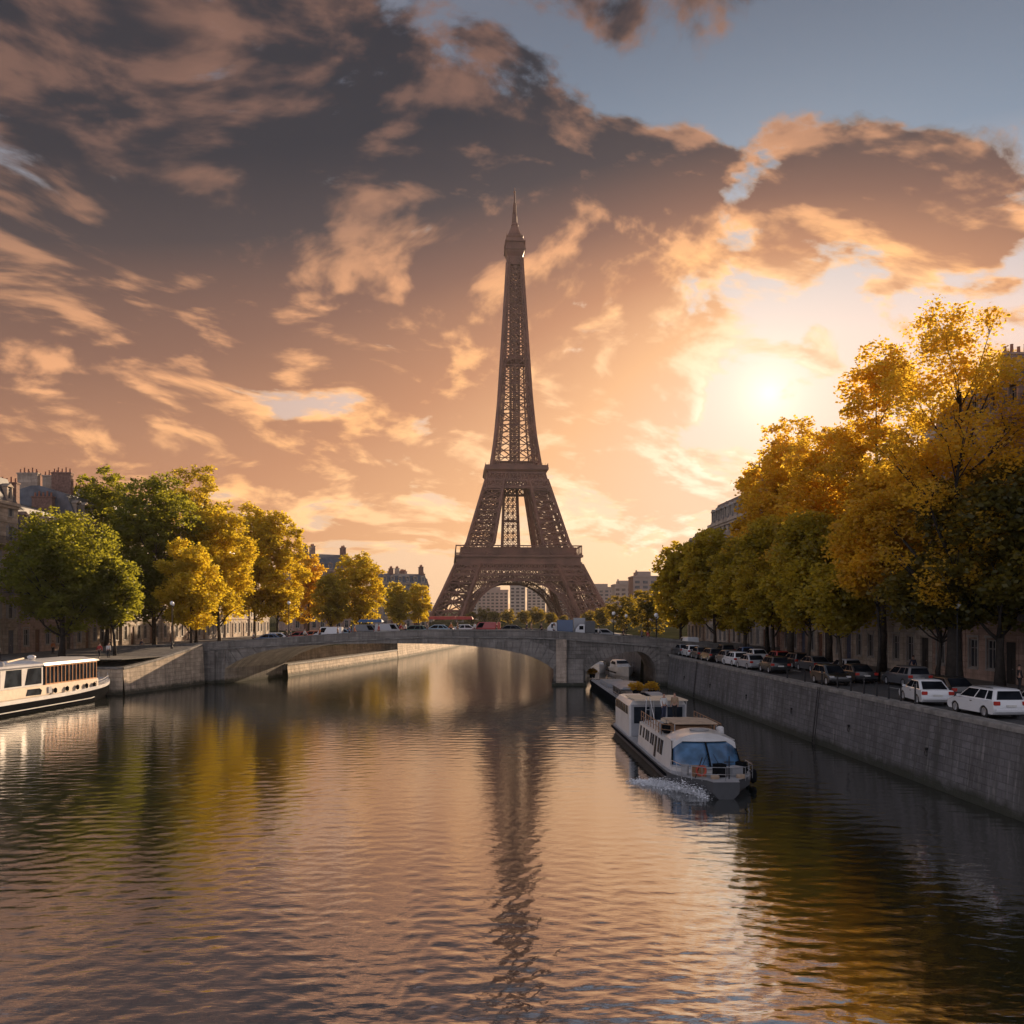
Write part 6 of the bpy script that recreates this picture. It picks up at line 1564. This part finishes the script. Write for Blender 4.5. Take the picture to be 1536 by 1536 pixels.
# foam thrown up at the bow
rng = np.random.default_rng(9); n = 9000
tt = rng.random(n) ** 0.8
X = 8.3 - tt * 2.0 * rng.random(n) ** 0.8 + (1 - tt) * 1.5 + rng.normal(0, 0.16, n); Y = 46.8 + tt * 4.6 + rng.normal(0, 0.35, n) ; Z = 0.02 + np.abs(rng.normal(0, 0.30, n)) * (1.1 - 1.4 * np.abs(tt - 0.35)).clip(0.15, 1) * (0.35 + 0.65 * np.abs(np.sin(X * 5.1 + Y * 3.3)))
sz = 0.02 + 0.07 * rng.random(n) ** 3; P = []
a_ = rng.normal(size=(n, 3)); b_ = rng.normal(size=(n, 3)); cc = np.stack([X, Y, Z], 1); a_[:, 2] *= 0.3; b_[:, 2] *= 0.3
a_ /= np.linalg.norm(a_, axis=1)[:, None]; b_ /= np.linalg.norm(b_, axis=1)[:, None]
P = np.stack([cc - a_ * sz[:, None], cc + b_ * sz[:, None] * .6, cc + a_ * sz[:, None], cc - b_ * sz[:, None] * .6], 1).reshape(-1, 3)
me = npmesh('bow_wave_foam', P, np.arange(n * 4).reshape(n, 4)); M['foam'] = plain('foam', (0.82, 0.84, 0.87), 0.8); me.materials.append(M['foam'])
o = bpy.data.objects.new('bow_wave_foam', me); col.objects.link(o); tag(o, kind='stuff')

# --- moored glass sided tour boat on the left
lb = empty('tour_boat', (-47.6, 93.0, 0), math.atan(0.06) * -1, 'white moored tour boat with copper framed glass sides and black hull, left edge', 'boat')
# bow points away from the camera: use rings mirrored in y
Lb, Bb = 29.0, 5.4
rg = [[(x, -y, z) for x, y, z in r] for r in hullrings(Lb, Bb, -0.5, 1.35, bow=7.0, n=36, sheer=0.75)]
mb = MB(); mb.loft([[(x, y, min(z, 1.02 + (z - 1.35 if z > 1.35 else 0))) for x, y, z in r] for r in rg]); mb.build('hull', M['boat_black'], lb, smooth=True, angle=35)
mb = MB(); mb.loft([[(r[3][0] * 1.01, r[3][1], r[3][2] - 0.32), (r[3][0] * 1.02, r[3][1], r[3][2] + 0.02), (r[4][0] * 1.02, r[4][1], r[4][2] + 0.02), (r[4][0] * 1.01, r[4][1], r[4][2] - 0.32)] for r in rg]); mb.build('gunwale', M['boat_white'], lb, smooth=True, angle=40)
mb = MB(); rail(mb, [(2.45, 7.6, 1.5), (2.2, 9.5, 1.6), (1.5, 12, 1.8), (0.5, 13.8, 2.0)], 0.55, 0.03); rail(mb, [(-2.45, 7.6, 1.5), (-2.2, 9.5, 1.6), (-1.5, 12, 1.8), (-0.5, 13.8, 2.0)], 0.55, 0.03); mb.build('bow_rail', M['boat_white'], lb)
mb = MB(); mb.b2(-2.35, 2.35, -13.6, 8.2, 1.38, 2.35); mb.build('cabin_base', M['boat_cream'], lb, bevel=0.05)
mb = MB(); mb.b2(-2.2, 2.2, -1.9, 7.95, 2.352, 4.25); mb.build('glazing', M['dark_glass'], lb)
mb = MB()
for k in range(15):
    y = -1.8 + k * 0.695
    for sx in (-1, 1): mb.b2(sx * 2.24 - 0.035, sx * 2.24 + 0.035, y - 0.035, y + 0.035, 1.9 if k % 3 == 0 else 2.36, 4.24)
for sx in (-1, 1): mb.b2(sx * 2.24 - 0.045, sx * 2.24 + 0.045, -1.9, 8.0, 4.1, 4.24); mb.b2(sx * 2.24 - 0.045, sx * 2.24 + 0.045, -1.9, 8.0, 2.36, 2.46)
for x in (-2.2, -1.1, 0, 1.1, 2.2): mb.b2(x - 0.04, x + 0.04, 7.95, 8.02, 2.36, 4.24)
mb.build('glazing_frame', M['copper_frame'], lb)
mb = MB(); mb.loft([[(-2.45, y, 4.25), (2.45, y, 4.25), (2.35, y, 4.5), (1.2, y, 4.72), (-1.2, y, 4.72), (-2.35, y, 4.5)] for y in (-2.4, 7.2)] + [[(-2.35, 8.45, 4.25), (2.35, 8.45, 4.25), (2.2, 8.4, 4.4), (1.1, 8.3, 4.5), (-1.1, 8.3, 4.5), (-2.2, 8.4, 4.4)]]); mb.build('roof', M['boat_white'], lb, smooth=True, angle=30)
# wheelhouse section nearer the camera
mb = MB(); mb.prism([(-13.4, 2.35), (-2.3, 2.35), (-2.3, 4.3), (-11.9, 4.3)], -2.25, 2.25, axis='x'); wh = mb.build('wheelhouse', M['boat_white'], lb, bevel=0.06)
for sx in (-1, 1):
    for y0, y1, sl in ((-5.4, -2.6, 0.5), (-8.6, -5.9, 0.3), (-11.2, -9.2, 0.3)):
        mb = MB(); c = [(sx * 2.25, y0, 2.55), (sx * 2.25, y1, 2.55), (sx * 2.25, y1, 4.1), (sx * 2.25, y0 + sl, 4.1)]
        mb.loft([[(p[0] - sx * .03, p[1], p[2]) for p in c], [(p[0] + sx * .015, p[1], p[2]) for p in c]]); mb.build('wheelhouse_window', M['dark_glass'], lb)
    mb = MB(); c = [(-5.4, 1.55), (-2.9, 1.5), (-2.7, 1.9), (-3.1, 2.12), (-5.1, 2.15)]
    mb.prism([(a, b) for a, b in c], sx * 2.352 - 0.01, sx * 2.352 + 0.02, axis='x'); mb.build('porthole_window', M['dark_glass'], lb)
mb = MB(); mb.loft([[(-2.5, y, 4.3), (2.5, y, 4.3), (2.3, y, 4.48), (-2.3, y, 4.48)] for y in (-13.0, -2.41)]); mb.build('wheelhouse_roof', M['boat_white'], lb)
mb = MB(); mb.tube((1.2, -6.5, 4.8), (0.2, -2.2, 4.95), 0.09, n=8); mb.build('roof_spar', M['boat_cream'], lb); mb = MB(); mb.lathe((0.3, -1.0, 4.72), [(0.12, 0), (0.30, 0.1), (0.42, 0.35), (0.2, 0.5)], 12); mb.build('radar_dome', M['boat_white'], lb, smooth=True)
for k, (x, y) in enumerate(((1.5, -9.6), (1.1, -8.8), (1.6, -8.0))): mb = MB(); mb.lathe((x, y, 4.48), [(0.22, 0), (0.26, 0.1), (0.24, 0.34), (0.1, 0.42)], 10); mb.build('roof_vent', M['deck_grey'], lb)
for k, y in enumerate((-0.6, 1.6, 3.6, 5.4, 7.0)):
    mb = MB(); mb.lathe((2.52, y, 1.75), [(0.04, -0.28), (0.15, -0.2), (0.16, 0.12), (0.05, 0.24)], 10); mb.build('fender', M['boat_black'], lb, smooth=True)
mb = MB(); mb.box((2.40, -1.4, 1.85), (0.10, 0.6, 0.6)); mb.build('locker_door', M['deck_grey'], lb)
# rub rail low on the black hull
mb = MB(); mb.tube((2.72, -13, 0.35), (2.70, 6.0, 0.38), 0.05, n=6); mb.tube((2.70, 6.0, 0.38), (1.6, 11.2, 0.55), 0.05, n=6); mb.build('rub_rail', M['boat_white'], lb)

# --- long dark barge moored towards the bridge
bg = empty('barge', (12.2, 103, 0), R(1.0), 'long dark barge with grey canopied cabin behind the moving tour boat', 'barge'); bg.scale = (0.86, 1.0, 0.78)
mb = MB(); mb.loft(hullrings(37, 4.4, -0.5, 1.0, bow=5.0, n=36, sheer=0.3)); mb.build('hull', M['boat_black'], bg, smooth=True, angle=35)
mb = MB(); mb.b2(-2.1, 2.1, -14.5, 16.5, 1.005, 1.10); mb.build('deck', M['deck_grey'], bg)
mb = MB(); mb.b2(-1.7, 1.7, -15, -3, 1.103, 2.2); cb_ = mb.build('cabin', M['hull_grey'], bg, bevel=0.06)
for sx in (-1, 1):
    for k in range(5): mb = MB(); mb.b2(sx * 1.705 - .015, sx * 1.705 + .015, -14.2 + k * 2.3, -12.9 + k * 2.3, 1.4, 1.95); mb.build('cabin_window', M['dark_glass'], bg)
mb = MB(); mb.loft([[(-1.9, y, 2.28), (1.9, y, 2.28), (1.5, y, 2.55), (0, y, 2.68), (-1.5, y, 2.55)] for y in (-10.5, -2.0)]); mb.build('canopy', M['boat_grey'], bg, smooth=True, angle=30)
mb = MB(); mb.b2(-1.5, 1.5, 3, 11, 1.103, 1.75); mb.build('hold_cover', M['boat_grey'], bg, bevel=0.1)
mb = MB(); rail(mb, [(-2.1, -15.5, 1.05), (-2.1, 15, 1.05)], 0.6, 0.025, step=1.6); rail(mb, [(2.1, -15.5, 1.05), (2.1, 15, 1.05)], 0.6, 0.025, step=1.6); mb.build('railing', M['steel'], bg)
for k, (x, y) in enumerate(((-0.7, 84.9), (0.8, 85.3), (-1.6, 122))):
    pl = empty('potted_shrub', (12.2 + x, y + 1.2, 1.72 if k < 2 else 0.86), 0, ['amber shrub in a dark tub on the barge roof, left one', 'orange shrub in a dark tub on the barge roof, right one', 'yellowish plant tub at the far end of the barge'][k], 'potted plant', 'potted shrubs on the barge')
    mb = MB(); mb.lathe((0, 0, 0), [(0.30, 0), (0.42, 0.5), (0.45, 0.5), (0.40, 0.46)], 10); mb.build('tub', M['boat_black'], pl)
    me = crown_mesh('foliage', np.array([(0, 0, 0.9), (0.3, 0.1, 0.8), (-0.3, 0, 0.85)]), np.array([0.35, 0.3, 0.3]), 900, 0.14, np.random.default_rng(k), M['leaf_amber'], 0.12)
    o = bpy.data.objects.new('foliage', me); col.objects.link(o); o.parent = pl

# --- white motor cruisers under the small arch
def cruiser(loc, s_, lab, rz=0.0):
    r_ = empty('motor_cruiser', loc, rz, lab, 'boat', 'white cruisers moored under the right arch'); r_.scale = (s_,) * 3
    mb = MB(); mb.loft(hullrings(9, 3.0, -0.4, 1.0, bow=4.2, n=22, sheer=0.5, flare=0.3)); mb.build('hull', M['boat_white'], r_, smooth=True, angle=40)
    mb = MB(); mb.loft([[(-1.15, -1.6, 1.02), (1.15, -1.6, 1.02), (1.25, 3.6, 1.02), (-1.25, 3.6, 1.02)], [(-0.95, -0.3, 1.7), (0.95, -0.3, 1.7), (1.1, 3.4, 1.9), (-1.1, 3.4, 1.9)], [(-0.8, 0.6, 2.15), (0.8, 0.6, 2.15), (0.95, 3.0, 2.2), (-0.95, 3.0, 2.2)]]); mb.build('cabin', M['boat_white'], r_, smooth=True, angle=30)
    mb = MB(); mb.loft([[(-0.9, -0.32, 1.72), (0.9, -0.32, 1.72), (0.78, 0.50, 2.1), (-0.78, 0.50, 2.1)], [(-0.9, -0.36, 1.76), (0.9, -0.36, 1.76), (0.78, 0.46, 2.14), (-0.78, 0.46, 2.14)]]); mb.build('windscreen', M['dark_glass'], r_)
    for sx in (-1, 1): mb = MB(); mb.loft([[(sx * 1.0, 0.2, 1.55), (sx * 1.12, 2.8, 1.6), (sx * 1.0, 2.6, 2.0), (sx * 0.9, 0.7, 1.95)], [(sx * 1.1, 0.2, 1.55), (sx * 1.22, 2.8, 1.6), (sx * 1.1, 2.6, 2.0), (sx * 1.0, 0.7, 1.95)]]); mb.build('side_window', M['dark_glass'], r_)
    mb = MB(); rail(mb, [(-1.3, -1.0, 1.1), (-0.9, -3.2, 1.3), (0, -4.3, 1.45), (0.9, -3.2, 1.3), (1.3, -1.0, 1.1)], 0.5, 0.025); mb.build('bow_rail', M['steel'], r_)
    mb = MB(); mb.b2(-1.51, -1.40, -2, 4, 0.35, 0.5); mb.b2(1.40, 1.51, -2, 4, 0.35, 0.5); mb.build('stripe', M['boat_black'], r_)
    return r_
cruiser((16.9, 143, 0), 1.0, 'white motor cruiser with raked bow under the small right arch', 0.1)
cruiser((13.6, 150, 0), 1.0, 'second white cruiser, left of and behind the first under the arch')
cruiser((10.6, 140, 0), 0.9, 'small white cruiser close beside the bridge pier')
# ------------------------------------------------------------------ evening haze
mb = MB(); mb.b2(-700, 700, -75, 1900, -2.6, 345)
hz = mb.build('haze', [], None)
hm = bpy.data.materials.new('haze_air'); hm.use_nodes = True; t = hm.node_tree; t.nodes.clear()
pv = t.nodes.new('ShaderNodeVolumePrincipled'); pv.inputs['Density'].default_value = HAZE_D
pv.inputs['Color'].default_value = (1.0, 0.93, 0.90, 1); pv.inputs['Anisotropy'].default_value = 0.15
o_ = t.nodes.new('ShaderNodeOutputMaterial'); t.links.new(pv.outputs[0], o_.inputs['Volume'])
hz.data.materials.clear(); hz.data.materials.append(hm)
tag(hz, kind='stuff')
